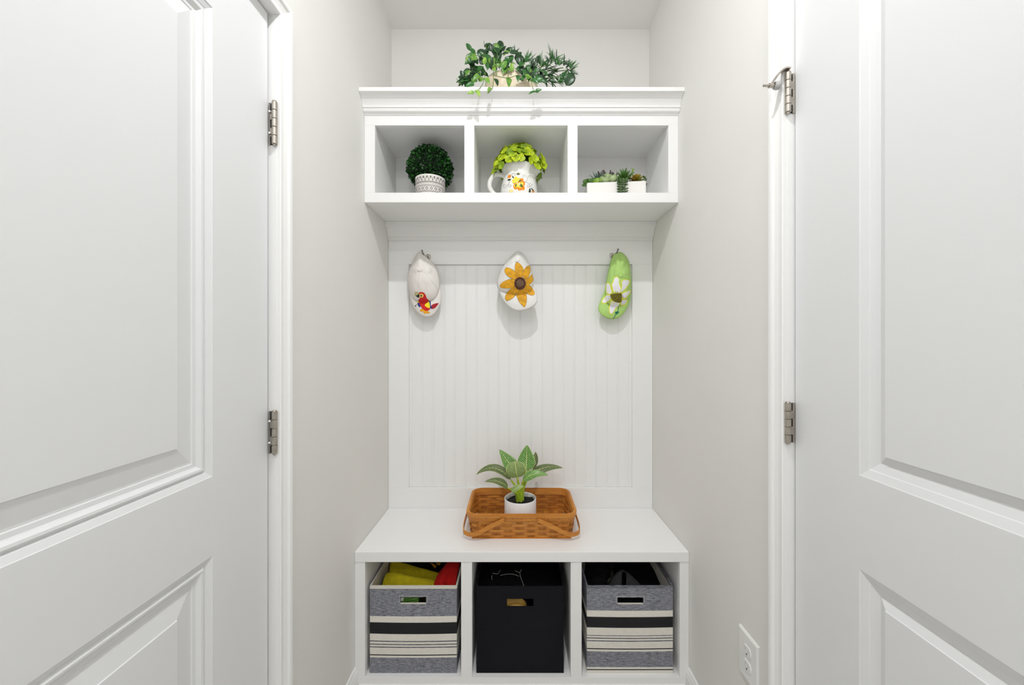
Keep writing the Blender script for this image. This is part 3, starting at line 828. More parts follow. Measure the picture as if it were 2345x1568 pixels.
# swing handles folded over both ends
for sd, fx in ((-1, -0.064), (1, 0.052)):
    yf_ = BY - HD - 0.0055; yk = BY + HD + 0.0055
    xe = BX + sd * (HW + 0.004); xp = BX + fx if sd < 0 else BX + 0.060
    zp = bz + HH - 0.017
    pth = [(xp, yf_, zp), (xp + sd * 0.05, yf_ - 0.002, zp - 0.022), (xe - sd * 0.045, yf_ - 0.004, zp - 0.051), (xe - sd * 0.012, yf_ + 0.006, zp - 0.056), (xe + sd * 0.008, yf_ + 0.032, zp - 0.051), (xe + sd * 0.011, BY, zp - 0.045),
           (xe + sd * 0.008, yk - 0.032, zp - 0.051), (xe - sd * 0.012, yk - 0.006, zp - 0.056), (xe - sd * 0.045, yk + 0.002, zp - 0.051), (xp + sd * 0.05, yk, zp - 0.022), (xp, yk, zp)]
    pth = catmull(pth, 6); n = len(pth)
    vs_, fs = [], []
    for i, p in enumerate(pth):
        t = (pth[min(i + 1, n - 1)] - pth[max(i - 1, 0)]).normalized()
        # strap stands on edge: width lies in the handle plane's normal direction (up), thickness outward
        side = Vector((0, 0, 1)) - t * t.z
        side.normalize(); outw = t.cross(side)
        wd = 0.0078
        for a, b in ((-1, -1), (1, -1), (1, 1), (-1, 1)): vs_.append(p + side * wd * a + outw * 0.0016 * b)
    for i in range(n - 1):
        for k in range(4): fs.append((i * 4 + k, i * 4 + (k + 1) % 4, (i + 1) * 4 + (k + 1) % 4, (i + 1) * 4 + k))
    fs.append((0, 1, 2, 3)); fs.append([(n - 1) * 4 + k for k in range(4)])
    hd_ = mesh_obj('handle', recalc((vs_, fs)), M['splint'], basket)
    for yy in (yf_ - 0.002, BY - HD + 0.012 if False else BY + HD - 0.012):
        mesh_obj('rivet', ellipsoid((xp, yy, zp), 0.0042, 0.0016, 0.0042, 12, 6), M['splint_d'], hd_, smooth=True)

# ================================================================ POTTED STRIPED PLANT
M['ceramic'] = mat('white_ceramic', (0.80, 0.79, 0.80), 0.22)
M['soil'] = mat('dark_soil', (0.012, 0.010, 0.009), 0.95, bump=1.0, bscale=300)
def birkin_mat(name, base, dark):
    m, nt, b = new_mat(name)
    uvn = nt.nodes.new('ShaderNodeUVMap'); sep = nt.nodes.new('ShaderNodeSeparateXYZ'); nt.links.new(uvn.outputs[0], sep.inputs[0])
    def math_(op, a, b2=None, v=None):
        n_ = nt.nodes.new('ShaderNodeMath'); n_.operation = op
        for i, s in enumerate((a, b2)):
            if s is None: continue
            if isinstance(s, (int, float)): n_.inputs[i].default_value = s
            else: nt.links.new(s, n_.inputs[i])
        return n_.outputs[0]
    u = math_('SUBTRACT', sep.outputs[0], 0.5); au = math_('ABSOLUTE', u)
    tc = nt.nodes.new('ShaderNodeTexNoise'); tc.inputs['Scale'].default_value = 9; nt.links.new(uvn.outputs[0], tc.inputs['Vector'])
    wob = math_('MULTIPLY', math_('SUBTRACT', tc.outputs['Fac'], 0.5), 0.05)
    # lateral veins run from the midrib forward to the edge
    ph = math_('ADD', math_('SUBTRACT', sep.outputs[1], math_('MULTIPLY', math_('POWER', au, 1.2), 0.75)), wob)
    tri = math_('ABSOLUTE', math_('SUBTRACT', math_('FRACT', math_('MULTIPLY', ph, 11.0)), 0.5))
    line = math_('LESS_THAN', tri, 0.06)
    edge = math_('GREATER_THAN', au, 0.480)
    rib = math_('LESS_THAN', au, 0.018)
    msk = math_('MAXIMUM', math_('MAXIMUM', line, edge), rib)
    n2 = nt.nodes.new('ShaderNodeTexNoise'); n2.inputs['Scale'].default_value = 5; nt.links.new(uvn.outputs[0], n2.inputs['Vector'])
    r = nt.nodes.new('ShaderNodeValToRGB'); r.color_ramp.elements[0].color = (*dark, 1); r.color_ramp.elements[1].color = (*base, 1)
    r.color_ramp.elements[0].position = 0.35; r.color_ramp.elements[1].position = 0.65
    nt.links.new(n2.outputs['Fac'], r.inputs['Fac'])
    mx = nt.nodes.new('ShaderNodeMix'); mx.data_type = 'RGBA'
    nt.links.new(msk, mx.inputs[0]); nt.links.new(r.outputs[0], mx.inputs[6]); mx.inputs[7].default_value = (*s2l(214, 218, 140), 1)
    nt.links.new(mx.outputs[2], b.inputs['Base Color']); b.inputs['Roughness'].default_value = 0.35
    return m
M['birkin'] = birkin_mat('birkin_leaf', s2l(92, 152, 66), s2l(56, 112, 46))
M['birkin_d'] = birkin_mat('birkin_leaf_dark', s2l(72, 98, 56), s2l(44, 66, 38))
M['birkin_l'] = birkin_mat('birkin_leaf_pale', s2l(134, 160, 98), s2l(110, 140, 80))
M['petiole'] = mat('green_petiole', s2l(184, 204, 56), 0.4, col2=s2l(146, 178, 40), vscale=25)
def leaf_mesh(base, mid, tip, width, normal, fold=0.25, shape='ovate', nu=6, nv=14, cup=0.0):
    """midrib is a quadratic curve base-mid-tip; returns verts, faces, uvs"""
    base, mid, tip = Vector(base), Vector(mid), Vector(tip); normal = Vector(normal).normalized()
    vs_, fs, uv = [], [], []
    for j in range(nv + 1):
        t = j / nv
        p = base * (1 - t) ** 2 + mid * 2 * t * (1 - t) + tip * t * t
        d = ((mid - base) * (1 - t) + (tip - mid) * t).normalized()
        sd = d.cross(normal); sd = sd.normalized() if sd.length > 1e-6 else Vector((1, 0, 0))
        nn = sd.cross(d)
        if shape == 'ovate': wd = math.sin(math.pi * t ** 0.72) ** 0.75 * (1 - 0.25 * t)
        elif shape == 'heart': wd = max(0.0, math.sin(math.pi * t ** 0.58)) ** 0.8
        elif shape == 'round': wd = math.sqrt(max(0, 1 - (2 * t - 1) ** 2))
        elif shape == 'needle': wd = math.sin(math.pi * min(1, t * 0.85 + 0.15)) ** 0.5
        else: wd = math.sin(math.pi * t)
        for i in range(nu + 1):
            u = i / nu * 2 - 1
            x = width / 2 * wd * u
            vs_.append(p + sd * x + nn * (abs(x) * fold + cup * (u * u) * width * wd)); uv.append(((u + 1) / 2, t))
    for j in range(nv):
        for i in range(nu):
            a = j * (nu + 1) + i; fs.append((a, a + 1, a + nu + 2, a + nu + 1))
    return vs_, fs, uv
def leaf(name, parent, m, th=0.0005, **kw):
    v, f, uv = leaf_mesh(**kw)
    return solid(mesh_obj(name, (v, f), m, parent, smooth=True, uv=uv), th, 0)
PY_ = 1.585; PX_ = px2x(1191.5, PY_); pz = bz + 0.0042
plant = thing('potted_plant', (PX_, PY_, pz), 'potted plant with white striped green leaves inside the basket', 'plant')
ph_ = 0.1085; pr = 0.0655
v, f = lathe([(0.0005, 0.0), (pr * 0.93, 0.0), (pr * 0.985, 0.004), (pr, 0.012), (pr, ph_ - 0.002), (pr - 0.0018, ph_), (pr - 0.0035, ph_ - 0.001), (pr - 0.0045, ph_ - 0.006), (pr - 0.0045, 0.01)], (PX_, PY_, pz), 56)
mesh_obj('pot', recalc((v, f)), M['ceramic'], plant, smooth=True)
# lumpy soil
vs_, fs = [], []
for i in range(11):
    for k in range(32):
        r = (pr - 0.005) * i / 10; a = 2 * math.pi * k / 32
        p = Vector((r * math.cos(a), r * math.sin(a), 0))
        vs_.append(Vector((PX_ + p.x, PY_ + p.y, pz + ph_ - 0.016 + 0.008 * noise.noise(p * 90) + 0.004 * noise.noise(p * 260) + 0.004 * (1 - i / 10))))
for i in range(10):
    for k in range(32): fs.append((i * 32 + k, i * 32 + (k + 1) % 32, (i + 1) * 32 + (k + 1) % 32, (i + 1) * 32 + k))
mesh_obj('soil', (vs_, fs), M['soil'], plant, smooth=False)
sb = Vector((PX_, PY_, pz + ph_ - 0.012))
LV = [  # base, mid, tip (px, py, depth), width m, normal, material, fold
    ((1183, 1088, 1.600), (1168, 1062, 1.625), (1143.5, 1029, 1.640), 0.070, (0.35, -1, 0.25), 'birkin', 0.30),
    ((1205, 1077, 1.595), (1206, 1050, 1.615), (1207, 1018.5, 1.620), 0.082, (-0.1, -1, 0.2), 'birkin', 0.22),
    ((1213, 1070, 1.630), (1226, 1052, 1.655), (1226, 1034, 1.660), 0.044, (0.6, -1, 0.1), 'birkin_d', 0.4),
    ((1185, 1093, 1.565), (1181, 1072, 1.545), (1179, 1055.5, 1.555), 0.080, (0.0, -1, 0.15), 'birkin_l', 0.18),
    ((1170, 1098, 1.570), (1132, 1050, 1.580), (1090, 1087, 1.585), 0.044, (0.15, -0.62, 0.8), 'birkin_d', 0.12),
    ((1163, 1117, 1.550), (1143, 1093, 1.540), (1110, 1103, 1.545), 0.040, (0.1, -0.55, 0.85), 'birkin_d', 0.10),
    ((1212, 1090, 1.600), (1245, 1060, 1.610), (1289, 1071, 1.620), 0.050, (-0.1, -0.55, 0.8), 'birkin_d', -0.15),
    ((1198, 1100, 1.545), (1222, 1076, 1.535), (1255, 1088, 1.540), 0.044, (0.0, -0.70, 0.75), 'birkin', 0.10),
    ((1171, 1126, 1.530), (1184, 1113, 1.515), (1201, 1113, 1.525), 0.027, (-0.2, -0.8, 0.6), 'birkin_l', 0.2),
]
M_ST = [((1185, 1094), 1.565), ((1183, 1088), 1.600), ((1205, 1077), 1.595), ((1213, 1070), 1.630), ((1170, 1098), 1.570), ((1163, 1117), 1.550), ((1212, 1090), 1.600), ((1200, 1100), 1.545), ((1173, 1126), 1.530)]
for b_, m_, t_, wd, nn, mm, fo in LV:
    leaf('leaf', plant, M[mm], base=P(*b_), mid=P(*m_), tip=P(*t_), width=wd, normal=nn, fold=fo, nu=8, nv=18, shape='round' if wd == 0.080 else 'ovate')
for (q, Y) in M_ST:
    e_ = P(q[0], q[1], Y)
    a_ = sb + Vector(((e_.x - sb.x) * 0.18, (e_.y - sb.y) * 0.2, 0.0))
    c_ = sb.lerp(e_, 0.45) + Vector(((e_.x - sb.x) * -0.08, 0, 0.008))
    pth = catmull([a_ - Vector((0, 0, 0.008)), c_, e_], 7)
    n = len(pth)
    mesh_obj('stem', recalc(tube(pth, [0.0085 - 0.0058 * i / (n - 1) for i in range(n)], 10)), M['petiole'], plant, smooth=True)

# ================================================================ FABRIC BINS IN THE BENCH
def bin_mat(name, stops, zb, zt):
    """horizontal woven stripes by height; stops [(z, kind)] from the bottom, kind in cream grey black"""
    m, nt, b = new_mat(name)
    col = {'cream': (0.72, 0.69, 0.63), 'grey': (0.185, 0.190, 0.218), 'black': (0.008, 0.008, 0.010), 'slate': (0.10, 0.105, 0.125)}
    tc = nt.nodes.new('ShaderNodeTexCoord'); sep = nt.nodes.new('ShaderNodeSeparateXYZ'); nt.links.new(tc.outputs['Object'], sep.inputs[0])
    mr = nt.nodes.new('ShaderNodeMapRange'); mr.inputs['From Min'].default_value = zb; mr.inputs['From Max'].default_value = zt
    nt.links.new(sep.outputs[2], mr.inputs['Value'])
    r = nt.nodes.new('ShaderNodeValToRGB'); r.color_ramp.interpolation = 'CONSTANT'
    h = nt.nodes.new('ShaderNodeValToRGB'); h.color_ramp.interpolation = 'CONSTANT'
    for rr, fn in ((r, lambda k: (*col[k], 1)), (h, lambda k: (1, 1, 1, 1) if k in ('grey', 'slate') else ((0.12,) * 3 + (1,) if k == 'black' else (0.1,) * 3 + (1,)))):
        el = rr.color_ramp.elements
        while len(el) > 1: el.remove(el[-1])
        el[0].position = 0.0; el[0].color = fn(stops[0][1])
        for z, k in stops[1:]:
            e_ = el.new(max(0, min(1, (z - zb) / (zt - zb)))); e_.color = fn(k)
        nt.links.new(mr.outputs[0], rr.inputs['Fac'])
    mp = nt.nodes.new('ShaderNodeMapping'); mp.inputs['Scale'].default_value = (55, 55, 520); nt.links.new(tc.outputs['Object'], mp.inputs['Vector'])
    n = nt.nodes.new('ShaderNodeTexNoise'); n.inputs['Scale'].default_value = 1.0; n.inputs['Detail'].default_value = 3; nt.links.new(mp.outputs[0], n.inputs['Vector'])
    mp2 = nt.nodes.new('ShaderNodeMapping'); mp2.inputs['Scale'].default_value = (500, 500, 60); nt.links.new(tc.outputs['Object'], mp2.inputs['Vector'])
    n2 = nt.nodes.new('ShaderNodeTexNoise'); n2.inputs['Scale'].default_value = 1.0; nt.links.new(mp2.outputs[0], n2.inputs['Vector'])
    add = nt.nodes.new('ShaderNodeMath'); add.operation = 'ADD'; sc2 = nt.nodes.new('ShaderNodeMath'); sc2.operation = 'MULTIPLY'; sc2.inputs[1].default_value = 0.35; nt.links.new(n2.outputs['Fac'], sc2.inputs[0]); nt.links.new(n.outputs['Fac'], add.inputs[0]); nt.links.new(sc2.outputs[0], add.inputs[1])
    mrn = nt.nodes.new('ShaderNodeMapRange'); mrn.inputs['From Min'].default_value = 0.40; mrn.inputs['From Max'].default_value = 0.95; mrn.inputs['To Min'].default_value = -0.8; mrn.inputs['To Max'].default_value = 1.1
    nt.links.new(add.outputs[0], mrn.inputs['Value'])
    mul = nt.nodes.new('ShaderNodeMath'); mul.operation = 'MULTIPLY_ADD'; nt.links.new(mrn.outputs[0], mul.inputs[0]); nt.links.new(h.outputs[0], mul.inputs[1]); mul.inputs[2].default_value = 1.0
    mx = nt.nodes.new('ShaderNodeMix'); mx.data_type = 'RGBA'; mx.blend_type = 'MULTIPLY'; mx.inputs[0].default_value = 1.0
    cmb = nt.nodes.new('ShaderNodeCombineColor')
    for i in range(3): nt.links.new(mul.outputs[0], cmb.inputs[i])
    nt.links.new(r.outputs[0], mx.inputs[6]); nt.links.new(cmb.outputs[0], mx.inputs[7])
    nt.links.new(mx.outputs[2], b.inputs['Base Color']); b.inputs['Roughness'].default_value = 0.9
    bp = nt.nodes.new('ShaderNodeBump'); bp.inputs['Strength'].default_value = 0.25; bp.inputs['Distance'].default_value = 0.001
    nt.links.new(add.outputs[0], bp.inputs['Height']); nt.links.new(bp.outputs[0], b.inputs['Normal'])
    return m
M['lining'] = mat('cream_lining', (0.66, 0.63, 0.57), 0.9, bump=0.2, bscale=500)
M['stitch'] = mat('pale_stitching', (0.50, 0.50, 0.52), 0.9, bump=0.5, bscale=900)
M['blackfab'] = mat('black_fabric', (0.0055, 0.0055, 0.0080), 0.95, spec=0.25, bump=0.4, bscale=700, var=0.2, vscale=200)
M['blackline'] = mat('black_lining', (0.003, 0.003, 0.0035), 0.95, spec=0.1)
BZ = 0.0512; YFB = 1.398
yz = lambda py: BZ + (1541 - py) * YFB / F
def fabric_bin(px0, px1, top_px, mb, ml, label, hole, dep=0.312, sag=0.0, bind=None, stitch=None, name='storage_bin'):
    x0, x1 = px2x(px0, YFB), px2x(px1, YFB); zt = yz(top_px); th = 0.0032
    root = thing(name, ((x0 + x1) / 2, YFB + dep / 2, BZ), label, 'storage bin', 'fabric bins in the bench cubbies')
    y0, y1 = YFB, YFB + dep
    hx0, hx1, hz0, hz1 = px2x(hole[0], YFB), px2x(hole[1], YFB), yz(hole[3]), yz(hole[2])
    # front wall as a plate with a rounded grip hole, finely divided so that it can bow a little
    xs = sorted(set([x0 + (x1 - x0) * k / 16 for k in range(17)] + [hx0, hx1])); zs = sorted(set([BZ + (zt - BZ) * k / 14 for k in range(15)] + [hz0, hz1]))
    def bow(x, z):
        u = (x - x0) / (x1 - x0) * 2 - 1; w_ = (z - BZ) / (zt - BZ)
        return -0.0035 * (1 - u * u) * math.sin(math.pi * min(1, w_ * 1.05)) if True else 0
    bm = bmesh.new(); grid = {}
    for s, yy in ((0, y0), (1, y0 + th)):
        for i, x in enumerate(xs):
            for j, z in enumerate(zs):
                zz = z - (sag * (1 - ((x - x0) / (x1 - x0) * 2 - 1) ** 2) if False else 0)
                grid[(s, i, j)] = bm.verts.new((x, yy + bow(x, z), zz))
    def hole_q(i, j): return xs[i] >= hx0 - 1e-7 and xs[i + 1] <= hx1 + 1e-7 and zs[j] >= hz0 - 1e-7 and zs[j + 1] <= hz1 + 1e-7
    cnt = {}
    for i in range(len(xs) - 1):
        for j in range(len(zs) - 1):
            if hole_q(i, j): continue
            for s in (0, 1):
                q = [grid[(s, i, j)], grid[(s, i + 1, j)], grid[(s, i + 1, j + 1)], grid[(s, i, j + 1)]]
                bm.faces.new(q if s == 0 else list(reversed(q)))
            for a, b_ in (((i, j), (i + 1, j)), ((i + 1, j), (i + 1, j + 1)), ((i + 1, j + 1), (i, j + 1)), ((i, j + 1), (i, j))):
                k = tuple(sorted((a, b_))); cnt.setdefault(k, []).append((a, b_))
    for k, v in cnt.items():
        if len(v) == 1:
            a, b_ = v[0]
            bm.faces.new([grid[(0, *b_)], grid[(0, *a)], grid[(1, *a)], grid[(1, *b_)]])
    box(bm, x0, x0 + th, y0 + th, y1, BZ, zt, 0.0008); box(bm, x1 - th, x1, y0 + th, y1, BZ, zt, 0.0008); box(bm, x0 + th, x1 - th, y1 - th, y1, BZ, zt, 0.0008)
    box(bm, x0 + th, x1 - th, y0 + th, y1 - th, BZ + 0.0005, BZ + 0.006)
    bmesh.ops.remove_doubles(bm, verts=bm.verts, dist=1e-6)
    mesh_obj('fabric_shell', bm, mb, root, origin=(0, 0, 0))
    # inner lining sheets
    li = bmesh.new(); g = 0.0004
    box(li, x0 + th, x0 + th + g, y0 + th + 0.004, y1 - th, BZ + 0.006, zt - 0.0006); box(li, x1 - th - g, x1 - th, y0 + th + 0.004, y1 - th, BZ + 0.006, zt - 0.0006)
    box(li, x0 + th, x1 - th, y1 - th - g, y1 - th, BZ + 0.006, zt - 0.0006)
    mesh_obj('lining', li, ml, root)
    if bind:
        bd = bmesh.new(); hgt = bind[1]
        t2 = 0.0012
        bxs = [x0 + (x1 - x0) * k / 16 for k in range(17)]
        for k in range(16):
            xa, xb2 = bxs[k], bxs[k + 1]
            ya = y0 + bow((xa + xb2) / 2, zt - hgt / 2)
            box(bd, xa, xb2, ya - t2, ya + th + t2, zt - hgt, zt + 0.0012)
        box(bd, x0 - t2, x0 + th + t2, y0 + th, y1, zt - hgt, zt + 0.0012); box(bd, x1 - th - t2, x1 + t2, y0 + th, y1, zt - hgt, zt + 0.0012)
        box(bd, x0 - t2, x1 + t2, y1 - th, y1 + t2, zt - hgt, zt + 0.0012)
        mesh_obj('rim_binding', bd, bind[0], root)
    if stitch:
        st = bmesh.new(); m_ = 0.0045; t3 = 0.0012
        yy = y0 + bow((hx0 + hx1) / 2, hz1) - 0.0005
        for a in ((hx0 - m_, hx1 + m_, hz1 + m_ - t3, hz1 + m_), (hx0 - m_, hx1 + m_, hz0 - m_, hz0 - m_ + t3), (hx0 - m_, hx0 - m_ + t3, hz0 - m_ + t3, hz1 + m_ - t3), (hx1 + m_ - t3, hx1 + m_, hz0 - m_ + t3, hz1 + m_ - t3)):
            box(st, a[0], a[1], yy, yy + 0.0015, a[2], a[3])
        mesh_obj('grip_stitching', st, stitch, root)
        gl = bmesh.new(); box(gl, hx0, hx1, y0 - 0.0028, y0 + th + 0.0006, hz0 - 0.0002, hz0 + 0.0014)
        mesh_obj('grip_lining', gl, M['lining'], root)
    return root, (x0, x1, y0, y1, zt)
Z = lambda lst: [(yz(p), k) for p, k in lst]
stA = Z([(1542, 'grey'), (1505.5, 'cream'), (1501, 'black'), (1498.8, 'cream'), (1482.5, 'slate'), (1480, 'cream'), (1476, 'slate'), (1473.6, 'cream'), (1469.5, 'slate'), (1467.2, 'cream'), (1451, 'black'), (1425, 'cream'), (1411, 'grey'), (1347.5, 'cream')])
stB = Z([(1544, 'cream'), (1534.5, 'black'), (1532, 'cream'), (1528, 'grey'), (1491, 'cream'), (1486.7, 'black'), (1484.3, 'cream'), (1468.2, 'slate'), (1466, 'cream'), (1462, 'slate'), (1459.8, 'cream'), (1456, 'slate'), (1453.8, 'cream'), (1437, 'black'), (1412, 'cream'), (1398, 'grey')])
M['binA'] = bin_mat('striped_weave', stA, BZ - 0.002, yz(1340)); M['binB'] = bin_mat('striped_weave_two', stB, BZ - 0.002, yz(1340))
M['greyfab'] = mat('grey_heather', (0.155, 0.160, 0.190), 0.9, var=0.5, vscale=1, stretch=(60, 60, 500), bump=0.3, bscale=400)
binA, dA = fabric_bin(847, 1046, 1342.5, M['binA'], M['lining'], 'grey and cream striped bin holding a yellow fleece', (917, 976, 1367, 1382), bind=(M['lining'], 0.0085), stitch=M['stitch'])
binB, dB = fabric_bin(1091, 1291, 1343, M['blackfab'], M['blackline'], 'plain black fabric bin in the middle cubby', (1161, 1221.5, 1371, 1388))
binC, dC = fabric_bin(1344, 1541, 1342.5, M['binB'], M['lining'], 'grey and cream striped bin holding dark clothes', (1414, 1473, 1368, 1382.5), bind=(M['greyfab'], 0.0062), stitch=M['stitch'])

# ---- contents of the left bin
M['fleece'] = mat('yellow_fleece', s2l(206, 190, 18), 0.95, var=0.12, vscale=60, bump=1.0, bscale=260)
M['redcloth'] = mat('red_cloth', s2l(196, 8, 8), 0.9, bump=0.3, bscale=500, var=0.06, vscale=40)
M['blackknit'] = mat('black_knit', (0.004, 0.004, 0.0045), 0.95, spec=0.15, bump=0.5, bscale=300)
M['gold'] = mat('gold_print', s2l(196, 140, 20), 0.8)
def cloth(name, grid, m, label, cat, th=0.006, nu=8, nv=8, rough=0.0, parent=None):
    ctrl = [[P(*c) for c in row] for row in grid]
    v, f = patch(ctrl, nu, nv)
    if rough: v = [p + Vector((noise.noise(p * 60), noise.noise(p * 60 + Vector((9, 0, 0))), noise.noise(p * 60 + Vector((0, 9, 0))))) * rough for p in v]
    if parent is None:
        c = sum(v, Vector()) / len(v); c.z = min(p.z for p in v)
        root = thing(name, c, label, cat)
        o = solid(mesh_obj('fabric', (v, f), m, root, smooth=True), th, 0)
        return root
    return solid(mesh_obj(name, (v, f), m, parent, smooth=True), th, 0)
fl = cloth('fleece_blanket', [
    [(874, 1362, 1.445), (900, 1360, 1.432), (950, 1360, 1.432), (996, 1362, 1.440)],
    [(876, 1345, 1.470), (905, 1342, 1.455), (950, 1345, 1.455), (996, 1350, 1.462)],
    [(884, 1318, 1.500), (905, 1314, 1.485), (950, 1324, 1.480), (998, 1333, 1.485)],
    [(892, 1313, 1.520), (912, 1317, 1.510), (952, 1327, 1.505), (1000, 1335, 1.505)],
    [(895, 1318, 1.540), (916, 1324, 1.535), (956, 1331, 1.525), (1000, 1337, 1.525)]],
    M['fleece'], 'yellow fleece folded at the front of the left striped bin', 'blanket', 0.010, rough=0.0015)
cloth('back_fold', [
    [(893, 1334, 1.540), (930, 1336, 1.540), (970, 1337, 1.535), (1006, 1338, 1.530)],
    [(893, 1312, 1.570), (930, 1313, 1.565), (970, 1320, 1.560), (1006, 1324, 1.550)],
    [(894, 1288, 1.600), (925, 1293, 1.595), (965, 1304, 1.585), (1006, 1315, 1.575)],
    [(896, 1291, 1.620), (925, 1297, 1.620), (965, 1308, 1.610), (1006, 1319, 1.600)]],
    M['fleece'], None, None, 0.010, rough=0.0015, parent=fl)
cloth('red_scarf', [
    [(994, 1362, 1.428), (1012, 1362, 1.418), (1030, 1362, 1.420), (1046, 1358, 1.428)],
    [(994, 1339, 1.463), (1010, 1334, 1.450), (1024, 1338, 1.458), (1044, 1334, 1.458)],
    [(1003, 1316, 1.498), (1018, 1312, 1.488), (1034, 1312, 1.496), (1047, 1316, 1.488)],
    [(1020, 1294, 1.548), (1030, 1290, 1.538), (1044, 1290, 1.538), (1052, 1296, 1.533)],
    [(1026, 1286, 1.588), (1038, 1282, 1.583), (1046, 1282, 1.583), (1053, 1286, 1.578)]],
    M['redcloth'], 'bright red cloth beside the yellow fleece in the left bin', 'cloth', 0.005, rough=0.002)
bk = cloth('black_shirt', [
    [(890, 1330, 1.625), (930, 1330, 1.632), (980, 1330, 1.63), (1030, 1330, 1.625)],
    [(892, 1310, 1.630), (930, 1310, 1.635), (980, 1308, 1.632), (1030, 1308, 1.63)],
    [(892, 1286, 1.655), (930, 1284, 1.655), (980, 1284, 1.655), (1035, 1284, 1.655)],
    [(892, 1270, 1.685), (930, 1268, 1.690), (980, 1268, 1.690), (1037, 1268, 1.690)]],
    M['blackknit'], 'black garment with gold print at the back of the left bin', 'garment', 0.006)
bvS = None
v_ = []
for o_ in bk.children:
    v_ = [o_.matrix_local.translation + WLOC[bk] + vv.co for vv in o_.data.vertices]; f_ = [list(p.vertices) for p in o_.data.polygons]
bvS = BVHTree.FromPolygons(v_, f_)
decal('gold_print', bvS, [crop(870, 1280, 11.725, [(1350, 100), (1440, 130), (1530, 190), (1480, 245), (1440, 200), (1400, 150)]), crop(870, 1280, 11.725, [(1500, 110), (1640, 105), (1620, 160), (1570, 170), (1530, 145)])], M['gold'], bk, 0.0040)
# green carton seen through the grip hole
M['carton'] = mat('green_carton', s2l(66, 112, 34), 0.4, var=0.15, vscale=30)
M['carton_l'] = mat('light_green_stripe', s2l(124, 170, 84), 0.4)
M['paper'] = mat('white_paper', (0.75, 0.75, 0.72), 0.6)
gx0, gx1 = px2x(914, 1.44), px2x(963, 1.44)
gz0, gz1 = BZ + 0.0065, 0.330
ct = thing('green_carton', ((gx0 + gx1) / 2, 1.425, gz0), 'green printed carton seen through the grip hole of the left bin', 'carton')
B('carton_body', gx0, gx1, 1.4115, 1.432, gz0, gz1, M['carton'], ct, bev=0.001)
bvG = BVHTree.FromPolygons([Vector(c) for c in ((gx0, 1.4115, gz0), (gx1, 1.4115, gz0), (gx1, 1.4115, gz1), (gx0, 1.4115, gz1))], [(0, 1, 2, 3)])
decal('carton_stripe', bvG, [crop(870, 1280, 11.725, q) for q in ([(600, 1190), (1080, 1090), (1085, 1108), (610, 1205)], [(640, 1110), (1060, 1050), (1090, 1085), (1080, 1095), (1040, 1068), (640, 1122)])], M['carton_l'], ct, 0.0004, step=4)
decal('carton_label', bvG, [crop(870, 1280, 11.725, q) for q in ([(840, 1185), (1035, 1145), (1050, 1215), (850, 1260)],)], M['paper'], ct, 0.0005, step=4)
decal('label_print', bvG, [crop(870, 1280, 11.725, [(x_, 1196 - (x_ - 860) * 0.2), (x_ + 18, 1192 - (x_ - 860) * 0.2), (x_ + 18, 1212 - (x_ - 860) * 0.2), (x_, 1216 - (x_ - 860) * 0.2)]) for x_ in (862, 890, 918, 946, 974, 1002)], PT['black'], ct, 0.0008, step=3)
decal('carton_seal', bvG, [crop(870, 1280, 11.725, q) for q in ([(560, 1035), (640, 1035), (625, 1130), (600, 1130), (605, 1060), (590, 1125), (562, 1125)],)], M['paper'], ct, 0.0005, step=4)

# ---- contents of the black bin
M['film'] = mat('clear_film', (0.30, 0.30, 0.31), 0.2, spec=0.6)
M['tan'] = mat('tan_leather', s2l(196, 156, 70), 0.6, col2=s2l(160, 120, 46), vscale=14, bump=0.4, bscale=70)
bb = cloth('black_pouch', [
    [(1094, 1362, 1.44), (1140, 1362, 1.44), (1200, 1360, 1.44), (1288, 1362, 1.44)],
    [(1096, 1336, 1.50), (1140, 1328, 1.49), (1200, 1330, 1.49), (1284, 1338, 1.50)],
    [(1100, 1314, 1.57), (1140, 1306, 1.55), (1200, 1308, 1.55), (1280, 1316, 1.57)],
    [(1106, 1296, 1.62), (1140, 1292, 1.62), (1200, 1292, 1.62), (1274, 1298, 1.63)],
    [(1108, 1284, 1.68), (1140, 1282, 1.68), (1200, 1282, 1.68), (1272, 1284, 1.68)]],
    M['blackknit'], 'black cloth bag filling the top of the plain black bin', 'bag', 0.005, rough=0.004)
hg = thing('plastic_cord', P(1192, 1325, 1.47), 'thin clear plastic cord lying on the black cloth in the middle bin', 'cord')
for nm, pts_ in (('cord', [(1128, 1330, 1.465), (1126, 1325, 1.468), (1128, 1320, 1.47)]), ('cord', [(1128, 1315, 1.485), (1134, 1316, 1.485), (1140, 1316.5, 1.485), (1146, 1308, 1.50)]), ('cord', [(1146, 1320, 1.475), (1158, 1317.5, 1.48), (1170, 1317, 1.48), (1180, 1318.5, 1.48), (1188, 1322, 1.475)]), ('cord', [(1200, 1345, 1.455), (1196, 1334, 1.462), (1192, 1323, 1.470), (1190.5, 1314, 1.480)]), ('cord', [(1190.5, 1314, 1.48), (1184, 1311.5, 1.485), (1179, 1309, 1.49)]), ('cord', [(1190.5, 1314, 1.48), (1192, 1310, 1.485), (1195, 1307, 1.49)])):
    mesh_obj(nm, recalc(tube([p + Vector((0, -0.012, 0.012)) for p in catmull([P(*q) for q in pts_], 5)], 0.0009, 6)), M['film'], hg, smooth=True)
gl_ = thing('work_glove', P(1180, 1400, 1.43), 'tan leather glove seen through the grip hole of the black bin', 'glove')
vg, fg = ellipsoid(P(1172, 1384, 1.432), 0.056, 0.016, 0.030, 24, 16)
vg = [p + Vector((0, -0.004 * noise.noise(p * 45), 0.003 * noise.noise(p * 60))) for p in vg]
mesh_obj('palm', (vg, fg), M['tan'], gl_, smooth=True)
